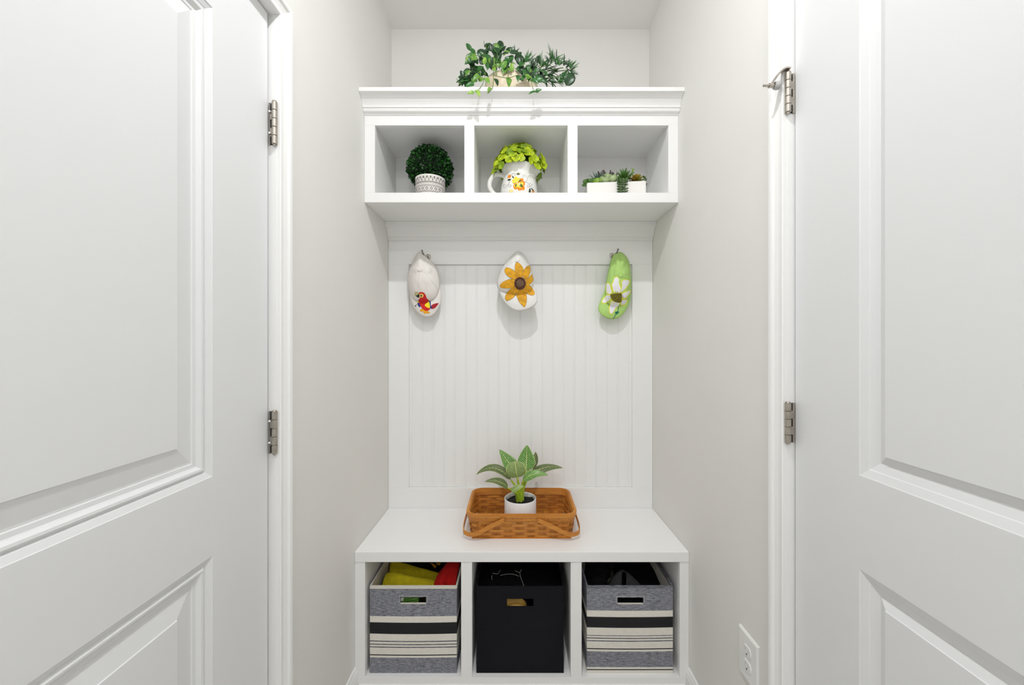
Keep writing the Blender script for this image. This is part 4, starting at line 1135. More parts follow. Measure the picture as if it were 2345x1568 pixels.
vg, fg = tube(catmull([P(1160, 1392, 1.418), P(1180, 1387, 1.414), P(1202, 1389, 1.420)], 6), [0.006 + 0.0045 * math.sin(math.pi * k / 12) for k in range(13)], 12)
mesh_obj('thumb', recalc((vg, fg)), M['tan'], gl_, smooth=True)

# ---- contents of the right bin
M['fur'] = mat('black_fur', (0.006, 0.006, 0.0065), 0.9, spec=0.2, bump=1.0, bscale=160, var=0.4, vscale=60)
def rib_mat():
    m, nt, b = new_mat('ribbed_knit')
    uvn = nt.nodes.new('ShaderNodeUVMap'); wv = nt.nodes.new('ShaderNodeTexWave'); wv.inputs['Scale'].default_value = 7.0; wv.inputs['Distortion'].default_value = 0.6
    nt.links.new(uvn.outputs[0], wv.inputs['Vector'])
    r = nt.nodes.new('ShaderNodeValToRGB'); r.color_ramp.elements[0].color = (0.010, 0.010, 0.012, 1); r.color_ramp.elements[1].color = (0.075, 0.077, 0.085, 1)
    nt.links.new(wv.outputs['Fac'], r.inputs['Fac']); nt.links.new(r.outputs[0], b.inputs['Base Color']); b.inputs['Roughness'].default_value = 0.9
    bp = nt.nodes.new('ShaderNodeBump'); bp.inputs['Strength'].default_value = 0.6; nt.links.new(wv.outputs['Fac'], bp.inputs['Height']); nt.links.new(bp.outputs[0], b.inputs['Normal'])
    return m
M['rib'] = rib_mat()
fur = thing('fur_scarf', P(1370, 1345, 1.55), 'black furry scarf on the left in the right striped bin', 'scarf')
vv, ff = patch([[P(*c) for c in row] for row in [
    [(1344, 1362, 1.44), (1365, 1362, 1.435), (1385, 1362, 1.435), (1388, 1362, 1.450)],
    [(1342, 1335, 1.50), (1362, 1328, 1.485), (1385, 1330, 1.485), (1388, 1336, 1.505)],
    [(1342, 1310, 1.56), (1362, 1302, 1.54), (1385, 1300, 1.54), (1398, 1310, 1.56)],
    [(1342, 1294, 1.60), (1362, 1288, 1.59), (1385, 1288, 1.59), (1408, 1294, 1.60)],
    [(1342, 1284, 1.66), (1362, 1280, 1.66), (1385, 1280, 1.66), (1412, 1284, 1.66)]]], 12, 10)
vv = [p + Vector((noise.noise(p * 50), noise.noise(p * 55 + Vector((5, 0, 0))), noise.noise(p * 50 + Vector((0, 7, 0))))) * 0.009 for p in vv]
solid(mesh_obj('fabric', (vv, ff), M['fur'], fur, smooth=True), 0.006, 0)
# short fur strands
sv, sf = [], []
for k in range(2600):
    f_ = random.choice(ff); a, b_, c_, d_ = [vv[i] for i in f_]; u_, t_ = random.random(), random.random()
    p = a.lerp(b_, u_).lerp(d_.lerp(c_, u_), t_); n_ = (b_ - a).cross(d_ - a).normalized()
    if n_.dot(Vector((0, -0.7, 0.7))) < 0: n_ = -n_
    dr = (n_ + Vector((random.uniform(-1, 1), random.uniform(-1, 1), random.uniform(-1, 0.4))) * 0.9).normalized() * random.uniform(0.005, 0.011)
    sd = dr.cross(Vector((0, 1, 0.3))).normalized() * 0.00035
    o_ = len(sv); sv += [p - sd, p + sd, p + dr]; sf.append((o_, o_ + 1, o_ + 2))
mesh_obj('fur_pile', (sv, sf), M['fur'], fur, kind='stuff')
kn = thing('knit_hat', P(1430, 1345, 1.46), 'dark grey ribbed knit lying peaked in the right striped bin', 'hat')
def uvpatch(name, grid, m, parent, flip=False):
    ctrl = [[P(*c) for c in row] for row in grid]
    v, f = patch(ctrl, 8, 8); nx = 8 * (len(grid[0]) - 1) + 1; ny = 8 * (len(grid) - 1) + 1
    uv = [((i / (nx - 1), j / (ny - 1)) if not flip else (j / (ny - 1), i / (nx - 1))) for i in range(nx) for j in range(ny)]
    return solid(mesh_obj(name, (v, f), m, parent, smooth=True, uv=uv), 0.004, 0)
uvpatch('left_fold', [[(1395, 1360, 1.435), (1410, 1362, 1.43), (1424, 1362, 1.435)], [(1398, 1335, 1.475), (1412, 1335, 1.462), (1423, 1338, 1.468)], [(1410, 1315, 1.50), (1419, 1311, 1.488), (1424, 1313, 1.49)], [(1420, 1307, 1.52), (1426, 1305, 1.515), (1430, 1309, 1.515)]], M['rib'], kn)
uvpatch('right_fold', [[(1432, 1360, 1.44), (1452, 1360, 1.436), (1478, 1358, 1.445)], [(1434, 1338, 1.472), (1448, 1337, 1.466), (1466, 1339, 1.472)], [(1434, 1314, 1.495), (1441, 1316, 1.49), (1452, 1324, 1.492)], [(1428, 1306, 1.52), (1434, 1309, 1.518), (1442, 1315, 1.518)]], M['rib'], kn, True)
cloth('black_sweater', [
    [(1412, 1404, 1.440), (1445, 1404, 1.436), (1478, 1404, 1.436), (1508, 1404, 1.440)],
    [(1412, 1362, 1.462), (1445, 1362, 1.462), (1480, 1360, 1.460), (1510, 1362, 1.465)],
    [(1412, 1332, 1.53), (1445, 1326, 1.53), (1480, 1328, 1.52), (1512, 1334, 1.52)],
    [(1404, 1308, 1.60), (1450, 1302, 1.59), (1480, 1304, 1.58), (1511, 1310, 1.58)],
    [(1404, 1284, 1.67), (1450, 1282, 1.66), (1480, 1282, 1.66), (1506, 1284, 1.66)]],
    M['blackknit'], 'plain black sweater on the right in the right striped bin', 'sweater', 0.006, rough=0.004)

# ================================================================ WALL OUTLET
oy0, oy1, oz0, oz1 = 0.9785, 1.0625, 0.349, 0.474
out = thing('wall_outlet', (XR, (oy0 + oy1) / 2, (oz0 + oz1) / 2), 'white duplex outlet low on the wall beside the right door', 'outlet')
vs_, fs = [], []
loops = [(0.0, 0.0), (0.0, 0.0035), (0.0035, 0.0062), (0.0065, 0.0065)]
for ins, t in loops:
    vs_ += [Vector((XR - 0.0001 - t, a, b)) for a, b in ((oy0 + ins, oz0 + ins), (oy1 - ins, oz0 + ins), (oy1 - ins, oz1 - ins), (oy0 + ins, oz1 - ins))]
for i in range(3):
    for k in range(4): fs.append((i * 4 + k, i * 4 + (k + 1) % 4, i * 4 + 4 + (k + 1) % 4, i * 4 + 4 + k))
fs.append((12, 13, 14, 15)); fs.append((3, 2, 1, 0))
mesh_obj('cover_plate', recalc((vs_, fs)), M['plastic'], out)
ym = (oy0 + oy1) / 2; zm = (oz0 + oz1) / 2; xf = XR - 0.0066
for dz in (0.0195, -0.0195):
    # receptacle face: circle with flattened top and bottom
    ring = []
    for k in range(40):
        a = 2 * math.pi * k / 40; ring.append((ym + 0.0172 * math.cos(a), zm + dz + max(-0.0138, min(0.0138, 0.0172 * math.sin(a)))))
    v = [Vector((xf, a, b)) for a, b in ring] + [Vector((xf - 0.0016, a, b)) for a, b in ring] + [Vector((xf - 0.0022, ym + (a - ym) * 0.94, zm + dz + (b - zm - dz) * 0.94)) for a, b in ring]
    f = []
    for s in (0, 40):
        for k in range(40): f.append((s + k, s + (k + 1) % 40, s + 40 + (k + 1) % 40, s + 40 + k))
    f.append([80 + k for k in range(40)])
    rc = mesh_obj('receptacle', recalc((v, f)), M['plastic'], out)
    for dy, h_ in ((0.0062, 0.0080), (-0.0062, 0.0065)):
        B('slot', xf - 0.0024, xf - 0.0021, ym + dy - 0.0010, ym + dy + 0.0010, zm + dz + 0.0035 - h_ / 2, zm + dz + 0.0035 + h_ / 2, M['rubber'], rc)
    v, f = tube([(xf - 0.0021, ym, zm + dz - 0.0075), (xf - 0.0024, ym, zm + dz - 0.0075)], 0.0024, 12)
    mesh_obj('ground_hole', recalc((v, f)), M['black'], rc)
mesh_obj('cover_screw', ellipsoid((xf, ym, zm), 0.0012, 0.003, 0.003, 12, 6), M['plastic'], out, smooth=True)

# ================================================================ BOXWOOD BALL IN A PATTERNED POT
FZ = z1 + 0.0004      # floor of the cubbies
def foliage(n, centre, R, sq, size, seed, up=None):
    rnd = random.Random(seed); vs_, fs = [], []
    for k in range(n):
        # even spread over the ball, leaves stand outward at a slant
        ph = math.acos(1 - 2 * (k + 0.5) / n); th = k * 2.399963
        d = Vector((math.sin(ph) * math.cos(th), math.sin(ph) * math.sin(th), math.cos(ph)))
        if d.z < -0.75: continue
        r = R * rnd.uniform(0.86, 1.0) * (1 + 0.05 * noise.noise(d * 5))
        p = Vector((centre[0] + d.x * r * sq[0], centre[1] + d.y * r * sq[1], centre[2] + d.z * r * sq[2]))
        dr = (d + Vector((rnd.uniform(-1, 1), rnd.uniform(-1, 1), rnd.uniform(-1, 1))) * 0.75).normalized()
        sd = dr.cross(Vector((rnd.uniform(-1, 1), rnd.uniform(-1, 1), rnd.uniform(-1, 1)))).normalized()
        nn = dr.cross(sd); s = size * rnd.uniform(0.75, 1.25); o_ = len(vs_)
        for a, b_, c_ in ((0, 0, 0), (0.35, 0.36, 0.1), (0.75, 0.38, 0.12), (1.05, 0.0, 0.0), (0.75, -0.38, 0.12), (0.35, -0.36, 0.1), (0.5, 0, -0.06)):
            vs_.append(p + dr * a * s + sd * b_ * s + nn * c_ * s)
        for q in ((0, 1, 6), (1, 2, 6), (2, 3, 6), (3, 4, 6), (4, 5, 6), (5, 0, 6)): fs.append([o_ + i for i in q])
    return vs_, fs
def foliage_mat(name, ca, cb, scale=60, rough=0.4):
    m, nt, b = new_mat(name)
    g = nt.nodes.new('ShaderNodeNewGeometry'); r = nt.nodes.new('ShaderNodeValToRGB')
    r.color_ramp.elements[0].color = (*ca, 1); r.color_ramp.elements[1].color = (*cb, 1); r.color_ramp.elements[0].position = 0.25; r.color_ramp.elements[1].position = 0.95
    nt.links.new(g.outputs['Random Per Island'], r.inputs['Fac']); nt.links.new(r.outputs[0], b.inputs['Base Color']); b.inputs['Roughness'].default_value = rough
    return m
M['boxwood'] = foliage_mat('boxwood_leaves', s2l(6, 38, 8), s2l(34, 104, 26))
M['boxcore'] = mat('boxwood_core', (0.004, 0.010, 0.004), 0.95)
QY = 1.585; QX = px2x(985.5, QY)
bw = thing('boxwood_ball', (QX, QY, FZ), 'round dark green boxwood ball in a white patterned pot', 'plant')
qr, qh = 0.0605, 0.097
pot_prof = [(0.0005, 0.0), (qr * 0.93, 0.0), (qr * 0.96, 0.003), (qr, 0.03), (qr, qh - 0.004), (qr * 1.012, qh - 0.002), (qr * 1.005, qh), (qr * 0.93, qh - 0.001), (qr * 0.92, qh - 0.02)]
M['potwhite'] = mat('pot_white', (0.74, 0.72, 0.69), 0.45, bump=0.05, bscale=200)
M['potink'] = mat('pot_pattern_ink', s2l(86, 76, 68), 0.6, var=0.2, vscale=90)
M['potgrey'] = mat('pot_pattern_grey', s2l(150, 142, 134), 0.6, var=0.15, vscale=90)
v, f = lathe(pot_prof, (QX, QY, FZ), 64); mesh_obj('pot', recalc((v, f)), M['potwhite'], bw, smooth=True)
def on_pot(polys, rings=()):
    """polygons in (arc metres, height) wrapped round the pot"""
    vs_, fs = [], []
    rr = qr + 0.0006
    for poly in polys:
        v2, f2 = fill2d(poly, 0.004); o_ = len(vs_)
        for p in v2:
            a = -math.pi / 2 + p[0] / qr; rad = rr if p[1] > 0.03 else rr * (0.96 + 0.04 * p[1] / 0.03)
            vs_.append(Vector((QX + rad * math.cos(a), QY + rad * math.sin(a), FZ + p[1])))
        fs += [[o_ + i for i in q] for q in f2]
    for za, zb in rings:
        o_ = len(vs_); n = 64
        for k in range(n):
            a = 2 * math.pi * k / n
            for z in (za, zb): vs_.append(Vector((QX + rr * math.cos(a), QY + rr * math.sin(a), FZ + z)))
        for k in range(n): q = (k + 1) % n; fs.append((o_ + 2 * k, o_ + 2 * q, o_ + 2 * q + 1, o_ + 2 * k + 1))
    return vs_, fs
cir = 2 * math.pi * qr
ink, gry = [], []
N1 = 26
for k in range(N1):
    s = (k - N1 / 2) * cir / N1; w_ = cir / N1
    # top row: teardrops between upright triangles
    gry.append([(s + w_ * 0.28, qh - 0.026), (s + w_ * 0.72, qh - 0.026), (s + w_ * 0.5, qh - 0.008)])
    td = [(s + 0.0028 * math.sin(a) * (1 if True else 1), qh - 0.0115 + 0.0042 * math.cos(a) - (0.004 if math.cos(a) < -0.9 else 0)) for a in [2 * math.pi * i / 12 for i in range(12)]]
    ink.append(td)
N2 = 22
for k in range(N2):
    s = (k - N2 / 2) * cir / N2; w_ = cir / N2; zc = 0.040
    h_ = 0.0072
    for a, b_ in (((0, h_), (h_ * 0.9, 0)), ((h_ * 0.9, 0), (0, -h_)), ((0, -h_), (-h_ * 0.9, 0)), ((-h_ * 0.9, 0), (0, h_))):
        i = 0.62
        ink.append([(s + a[0], zc + a[1]), (s + b_[0], zc + b_[1]), (s + b_[0] * i, zc + b_[1] * i), (s + a[0] * i, zc + a[1] * i)])
    for dz in (0.0065, -0.0065): gry.append([(s + w_ / 2 + 0.0018 * math.cos(q), zc + dz + 0.0018 * math.sin(q)) for q in [2 * math.pi * i / 10 for i in range(10)]])
N3 = 60
for k in range(N3):
    s = (k - N3 / 2) * cir / N3; w_ = cir / N3
    for zz in (0.0605, 0.0555): ink.append([(s, zz), (s + w_ * 0.5, zz), (s + w_ * 0.25, zz + 0.0022)])
for k in range(30):
    s = (k - 15) * cir / 30; w_ = cir / 30
    ink.append([(s, 0.016), (s + w_ * 0.6, 0.016), (s + w_ * 0.3, 0.0235)])
v, f = on_pot(ink, [(qh - 0.0305, qh - 0.0295), (0.0675, 0.0683), (0.0525, 0.0533), (0.0270, 0.0282)])
mesh_obj('dark_pattern', (v, f), M['potink'], bw, kind='stuff')
v, f = on_pot(gry, [(0.0635, 0.0648), (0.0495, 0.0508), (0.0300, 0.0312)])
mesh_obj('grey_pattern', (v, f), M['potgrey'], bw, kind='stuff')
BQ = QY + 0.030
bc_ = P(985, 388, BQ)
mesh_obj('foliage_core', ellipsoid(bc_, 0.080, 0.078, 0.080, 24, 14), M['boxcore'], bw, smooth=True)
v, f = foliage(2300, bc_, 0.0905, (1.0, 0.95, 1.0), 0.0105, 3)
keep = [q for q in f if not (sum(v[i].z for i in q) / 3 < FZ + qh + 0.003 and sum(v[i].y for i in q) / 3 < QY + 0.005 and abs(sum(v[i].x for i in q) / 3 - QX) < qr + 0.004)]
used = sorted({i for q in keep for i in q}); rm = {i: k for k, i in enumerate(used)}
v, f = [v[i] for i in used], [[rm[i] for i in q] for q in keep]
mesh_obj('foliage', (v, f), M['boxwood'], bw, kind='stuff')

# ================================================================ JUG
M['jugwhite'] = mat('jug_glaze', (0.82, 0.81, 0.79), 0.12)
JY = 1.600; JX = px2x(1188.5, JY)
jug = thing('ceramic_jug', (JX, JY, FZ), 'white ceramic jug painted with orange flowers in the middle cubby', 'jug')
jp = [(0.0005, 0.0), (0.058, 0.0), (0.062, 0.003), (0.073, 0.022), (0.0765, 0.045), (0.0755, 0.065), (0.071, 0.088), (0.0655, 0.106), (0.0625, 0.117), (0.0635, 0.123), (0.068, 0.132), (0.0725, 0.142), (0.0742, 0.1495), (0.0725, 0.1510), (0.0690, 0.1480), (0.0630, 0.132), (0.0590, 0.118), (0.062, 0.10), (0.072, 0.06), (0.068, 0.02), (0.0005, 0.004)]
v, f = lathe(jp, (JX, JY, FZ), 72)
# pull the rim out into a spout on the right
v2 = []
for p in v:
    hgt = p.z - FZ; a = math.atan2(p.y - JY, p.x - JX)
    k = max(0, math.cos(a)) ** 10 * max(0, min(1, (hgt - 0.100) / 0.045)) ** 1.3
    v2.append(Vector((p.x + 0.031 * k, p.y, p.z + 0.004 * k)))
jug_vf = (v2, f)
mesh_obj('body', recalc(jug_vf), M['jugwhite'], jug, smooth=True)
hp = catmull([(JX - 0.056, JY, FZ + 0.116), (JX - 0.078, JY, FZ + 0.1255), (JX - 0.103, JY, FZ + 0.122), (JX - 0.120, JY, FZ + 0.100), (JX - 0.122, JY, FZ + 0.074), (JX - 0.108, JY, FZ + 0.050), (JX - 0.088, JY, FZ + 0.036), (JX - 0.070, JY, FZ + 0.030)], 7)
mesh_obj('handle', recalc(tube(hp, 0.0095, 16)), M['jugwhite'], jug, smooth=True)
bvJ = BVHTree.FromPolygons(*[list(q) for q in jug_vf])
paint('jorange', s2l(236, 138, 16), 0.15, 150); paint('jyellow', s2l(244, 214, 66), 0.12, 150); paint('jgreen', s2l(92, 106, 22), 0.25, 150); paint('jdark', s2l(52, 58, 34), 0.25, 150); paint('jblack', s2l(40, 44, 52)); paint('jpale', s2l(246, 222, 150)); paint('jwhite', (0.8, 0.79, 0.76))
o, s_ = (1105, 320), 12.06
A = lambda pts, n=3: smooth2(crop(o[0], o[1], s_, pts), n)
decal('painted_flower', bvJ, [A([(1040, 1075), (1085, 1060), (1130, 1085), (1130, 1130), (1160, 1165), (1172, 1225), (1150, 1280), (1170, 1330), (1150, 1385), (1090, 1385), (1040, 1400), (990, 1395), (965, 1360), (900, 1370), (858, 1330), (855, 1260), (890, 1200), (950, 1190), (1000, 1150), (1020, 1110)])], PT['jorange'], jug, 0.0004, step=1.2)
decal('painted_petals', bvJ, [A([(1060, 1180), (1110, 1175), (1125, 1230), (1100, 1300), (1050, 1330), (1000, 1320), (950, 1310), (890, 1320), (880, 1260), (930, 1210)])], PT['jyellow'], jug, 0.0007, step=1.2)
decal('painted_star', bvJ, [A([(890, 1030), (940, 1020), (985, 1060), (1040, 1055), (1010, 1110), (1000, 1150), (950, 1160), (920, 1200), (870, 1190), (835, 1230), (830, 1170), (810, 1120), (860, 1090)])], PT['jyellow'], jug, 0.0008, step=1.2)
decal('painted_leaves', bvJ, [A(q) for q in ([(1030, 1225), (1075, 1220), (1110, 1270), (1100, 1310), (1050, 1300), (1025, 1270)], [(905, 1240), (935, 1215), (945, 1250), (925, 1300), (900, 1305)], [(1000, 1130), (1050, 1110), (1085, 1125), (1040, 1150), (1010, 1155)], [(940, 930), (970, 930), (985, 885), (1000, 925), (1050, 930), (1020, 950), (1010, 975), (980, 960), (955, 975)])], PT['jgreen'], jug, 0.0011, step=1.0)
decal('dark_leaves', bvJ, [A(q) for q in ([(820, 985), (860, 1030), (868, 1060), (830, 1050)], [(690, 1115), (720, 1085), (780, 1080), (785, 1105), (730, 1135)], [(1290, 1360), (1310, 1335), (1330, 1390), (1325, 1450), (1275, 1450)], [(1330, 1325), (1370, 1350), (1425, 1415), (1380, 1405)])], PT['jdark'], jug, 0.0006, step=1.0)
decal('painted_bud', bvJ, [A([(720, 980), (770, 965), (785, 1000), (770, 1050), (720, 1050), (690, 1062), (705, 1015)]), A([(1360, 1425), (1420, 1420), (1430, 1450), (1355, 1450)])], PT['jorange'], jug, 0.0006, step=1.0)
decal('pale_flower', bvJ, [A([(740, 1400), (790, 1375), (840, 1380), (850, 1420), (800, 1450), (745, 1445)])], PT['jpale'], jug, 0.0006, step=1.2)
decal('white_dabs', bvJ, [A(q, 2) for q in ([(1010, 1200), (1025, 1180), (1030, 1230), (1015, 1270)], [(985, 1235), (1050, 1235), (1040, 1250), (990, 1250)], [(960, 1210), (975, 1205), (970, 1240)])], PT['jwhite'], jug, 0.0015, step=1.0)
curl = lambda cx_, cy_, r0, a0, turns, dirn: [(cx_ + r0 * (1 - t / 14) * math.cos(a0 + dirn * turns * 2 * math.pi * t / 14), cy_ + r0 * (1 - t / 14) * math.sin(a0 + dirn * turns * 2 * math.pi * t / 14)) for t in range(13)]
SC = [[(770, 1130), (720, 1220), (660, 1290), (600, 1325)] + curl(620, 1265, 60, 1.9, 0.9, 1), [(740, 1170), (715, 1240), (735, 1295)] + curl(765, 1260, 48, 2.2, 1.0, -1), [(790, 990), (810, 950), (860, 930)] + curl(885, 965, 38, -1.9, 0.9, 1),
      [(1155, 1165), (1215, 1140), (1240, 1060), (1280, 1000), (1340, 985), (1400, 1040), (1410, 1090)], [(1215, 1040), (1190, 990)] + curl(1130, 1015, 52, -0.6, 1.0, -1), [(1155, 1165), (1230, 1180), (1290, 1225), (1300, 1290)] + curl(1255, 1270, 48, 0.3, 1.0, 1), [(1300, 1290), (1360, 1260), (1370, 1230)]]
decal('scrollwork', bvJ, [crop(*o, s_, ell(x_, y_, 9, 9, 6)) for x_, y_ in ((1318, 1205), (1365, 1235), (1322, 1045), (1385, 1315), (838, 1120), (870, 1195), (985, 1075), (905, 1070))], PT['jblack'], jug, 0.0005, step=1.2, lines=[(crop(*o, s_, q), 0.42) for q in SC])

# hydrangea bunch standing in the jug
M['hyd_a'] = mat('hydrangea_petal', s2l(190, 206, 14), 0.55, col2=s2l(140, 166, 8), vscale=60)
M['hyd_b'] = mat('hydrangea_petal_deep', s2l(150, 178, 14), 0.55, col2=s2l(104, 136, 8), vscale=60)
M['hyd_l'] = mat('hydrangea_leaf', s2l(108, 138, 20), 0.5, col2=s2l(80, 112, 16), vscale=40)
bunch = thing('flower_bunch', (JX, JY, FZ + 0.13), 'lime green hydrangea blossoms filling the white jug', 'flowers')
rnd = random.Random(11)
def floret_mesh():
    vs_, fs = [], []
    for k in range(4):
        a = math.pi / 2 * k + 0.1
        d = Vector((math.cos(a), math.sin(a), 0.28)); v, f, uv = leaf_mesh((0, 0, 0), d * 0.009 + Vector((0, 0, 0.002)), d * 0.0165 + Vector((0, 0, 0.001)), 0.0175, (0, 0, 1), fold=-0.12, shape='round', nu=4, nv=6, cup=0.10)
        vs_, fs = join((vs_, fs), (v, f))
    v, f = ellipsoid((0, 0, 0.0012), 0.0016, 0.0016, 0.0016, 6, 4)
    return join((vs_, fs), (v, f))
fm = {}
zr = FZ + 0.150
spots = []
n = 165
for k in range(n):
    th = k * 2.399963; q = math.sqrt((k + 0.5) / n)
    x_, y_ = q * 0.102 * math.cos(th), q * 0.088 * math.sin(th)
    z_ = 0.088 * (1 - q * q) ** 0.62 - 0.014 * q ** 6 - 0.002
    if x_ > 0.02: z_ -= 0.014 * min(1, (x_ - 0.02) / 0.05)
    spots.append((x_, y_, z_, q))
# a few blossoms spill over the rim on both sides
for x_, y_, z_ in ((-0.094, -0.035, -0.018), (-0.083, -0.052, -0.002), (-0.098, 0.0, -0.028), (0.098, -0.040, 0.000), (0.106, -0.020, 0.012), (0.094, -0.052, 0.018), (0.102, 0.0, -0.010), (0.084, -0.058, 0.030)): spots.append((x_, y_, z_, 1.0))
fl0 = {}
for i, (x_, y_, z_, q) in enumerate(spots):
    if math.hypot(x_, y_) < 0.078 and z_ < 0.004: z_ = 0.004
    nrm = Vector((x_ * 9, y_ * 9 - 0.15, 0.75 - 0.5 * q)).normalized()
    nrm = (nrm + Vector((rnd.uniform(-1, 1), rnd.uniform(-1, 1), rnd.uniform(-1, 1))) * 0.5).normalized()
    x_ += rnd.uniform(-0.004, 0.004); z_ += rnd.uniform(-0.005, 0.007)
    key = 'hyd_a' if rnd.random() < 0.6 else 'hyd_b'
    if key not in fl0:
        me = bpy.data.meshes.new('floret'); v, f = floret_mesh(); me.from_pydata(v, [], f); me.materials.append(M[key])
        for p in me.polygons: p.use_smooth = True
        fl0[key] = me
    ob = bpy.data.objects.new('floret', fl0[key]); C.objects.link(ob); ob.parent = bunch
    s = rnd.uniform(0.9, 1.2)
    ob.matrix_local = Matrix.Translation(Vector((JX + x_, JY + y_, zr + z_)) - WLOC[bunch]) @ nrm.to_track_quat('Z', 'Y').to_matrix().to_4x4() @ Matrix.Rotation(rnd.uniform(0, 6.28), 4, 'Z') @ Matrix.Scale(s, 4)
# green mass and stems below the blossoms
core = ellipsoid((JX - 0.004, JY, zr + 0.014), 0.060, 0.052, 0.052, 20, 12)
mesh_obj('stem_mass', core, M['hyd_l'], bunch, smooth=True)
for px_, py_, tx, ty in ((1236, 392, 1231, 416), (1212, 345, 1213, 338)):
    leaf('leaf', bunch, M['hyd_l'], base=P(px_, py_, 1.60), mid=P((px_ + tx) / 2 + 4, (py_ + ty) / 2, 1.605), tip=P(tx, ty, 1.61), width=0.020, normal=(0.5, -1, 0.2), fold=0.2)

# ================================================================ SUCCULENT PLANTER
M['planter'] = mat('planter_white', (0.80, 0.785, 0.76), 0.35)
a_, b_ = P(1344, 418, 1.530), P(1480, 413, 1.512)
SZ = a_.z; sdir = (b_ - a_); sdir.z = 0; SL = sdir.length; sdir.normalize(); sdep = Vector((-sdir.y, sdir.x, 0)); SD = 0.088
succ = thing('succulent_planter', a_.lerp(b_, 0.5) + sdep * SD / 2 - Vector((0, 0, SZ - FZ)), 'white rectangular planter of assorted succulents in the right cubby', 'plant')
WLOC[succ] = Vector(succ.location)
def sp(u, v_, z): 
    p = a_ + sdir * (u * SL) + sdep * (v_ * SD); return Vector((p.x, p.y, z))
def planter():
    bm = bmesh.new()
    lv = []
    for z, ins in ((FZ, 0.002), (FZ + 0.004, 0.0), (SZ - 0.002, 0.0), (SZ, 0.0015), (SZ, 0.005), (SZ - 0.012, 0.006)):
        lp = []
        for (u, v_) in ((0, 0), (1, 0), (1, 1), (0, 1)):
            # rounded corners, three points each
            p = sp(u, v_, z); du = sdir * (1 if u == 0 else -1); dv = sdep * (1 if v_ == 0 else -1); r = 0.004
            c3 = [p + dv * (r + ins) + du * ins, p + (du + dv) * (r * 0.3 + ins), p + du * (r + ins) + dv * ins]
            if (u, v_) in ((1, 0), (0, 1)): c3.reverse()
            lp += c3
        lv.append([bm.verts.new(q) for q in lp])
    for i in range(len(lv) - 1):
        n_ = len(lv[i])
        for k in range(n_): bm.faces.new((lv[i][k], lv[i][(k + 1) % n_], lv[i + 1][(k + 1) % n_], lv[i + 1][k]))
    bm.faces.new(list(reversed(lv[0]))); bm.faces.new(lv[-1])
    bmesh.ops.recalc_face_normals(bm, faces=bm.faces)
    return bm
mesh_obj('planter_box', planter(), M['planter'], succ)
mesh_obj('gravel', ([sp(0.03, 0.08, SZ - 0.008), sp(0.97, 0.08, SZ - 0.008), sp(0.97, 0.92, SZ - 0.008), sp(0.03, 0.92, SZ - 0.008)], [(0, 1, 2, 3)]), M['soil'], succ)
def spl(u, v_, z): return sp(u, v_, z + 0.44 * max(0, v_) * SD)
SM = {k: mat('succulent_' + k, s2l(*c), 0.45, col2=s2l(*d), vscale=60) for k, c, d in (
    ('jade', (74, 116, 34), (46, 84, 22)), ('lime', (132, 164, 52), (92, 130, 34)), ('agave', (104, 130, 112), (66, 96, 84)), ('pale', (166, 182, 132), (130, 152, 104)), ('purple', (74, 62, 46), (44, 34, 34)),
    ('green', (84, 128, 48), (48, 92, 28)), ('pearl', (88, 116, 64), (58, 86, 42)), ('echev', (128, 142, 24), (150, 96, 34)))}
rnd = random.Random(5)
def sleaf(parent, base, d, ln, wd, th, m, tipk=0.6):
    """fleshy succulent leaf: flattened ellipsoid with a pointed end"""
    d = Vector(d).normalized(); q = d.to_track_quat('Z', 'Y').to_matrix()
    v, f = ellipsoid((0, 0, ln / 2), wd / 2, th / 2, ln / 2, 10, 8)
    v = [Vector((p.x * (1 - (1 - tipk) * max(0, p.z / ln * 2 - 1)), p.y, p.z)) for p in v]
    return mesh_obj('succulent_leaf', ([Vector(base) + q @ p for p in v], f), m, parent, smooth=True)
def group(name, c): return thing(name, c, parent=succ)
# jade rounds at the left end
g = group('jade_plant', spl(0.02, 0.3, SZ))
for u, v_, z, s, mm in ((-0.015, 0.25, 0.002, 0.020, 'jade'), (0.03, 0.35, 0.004, 0.022, 'jade'), (0.08, 0.2, 0.004, 0.022, 'jade'), (0.13, 0.3, 0.007, 0.021, 'jade'), (0.17, 0.12, 0.005, 0.024, 'lime'), (0.22, 0.2, 0.006, 0.022, 'lime'), (-0.03, 0.3, -0.010, 0.018, 'jade')):
    c = spl(u, v_, SZ + z); rt = Matrix.Rotation(rnd.uniform(-0.7, 0.7), 3, 'Y') @ Matrix.Rotation(rnd.uniform(-0.6, 0.6), 3, 'Z') @ Matrix.Rotation(rnd.uniform(-0.6, 0.2), 3, 'X')
    v, f = ellipsoid(c, s * 0.60, s * 0.20, s * 0.52, 14, 9, rt); mesh_obj('succulent_leaf', (v, f), SM[mm], g, smooth=True)
    v, f = ellipsoid(c + Vector((rnd.uniform(-0.006, 0.006), 0.006, 0.004)), s * 0.5, s * 0.18, s * 0.42, 14, 9, rt @ Matrix.Rotation(0.8, 3, 'X')); mesh_obj('succulent_leaf', (v, f), SM[mm], g, smooth=True)
# spiky agave
g = group('agave', spl(0.21, 0.5, SZ))
for k in range(22):
    a = k * 2.4; el = 0.45 + 0.9 * (k / 22)
    sleaf(g, spl(0.21, 0.5, SZ), (math.cos(a) * math.cos(el), math.sin(a) * math.cos(el), math.sin(el)), rnd.uniform(0.036, 0.050), 0.0055, 0.003, SM['agave'], 0.1)
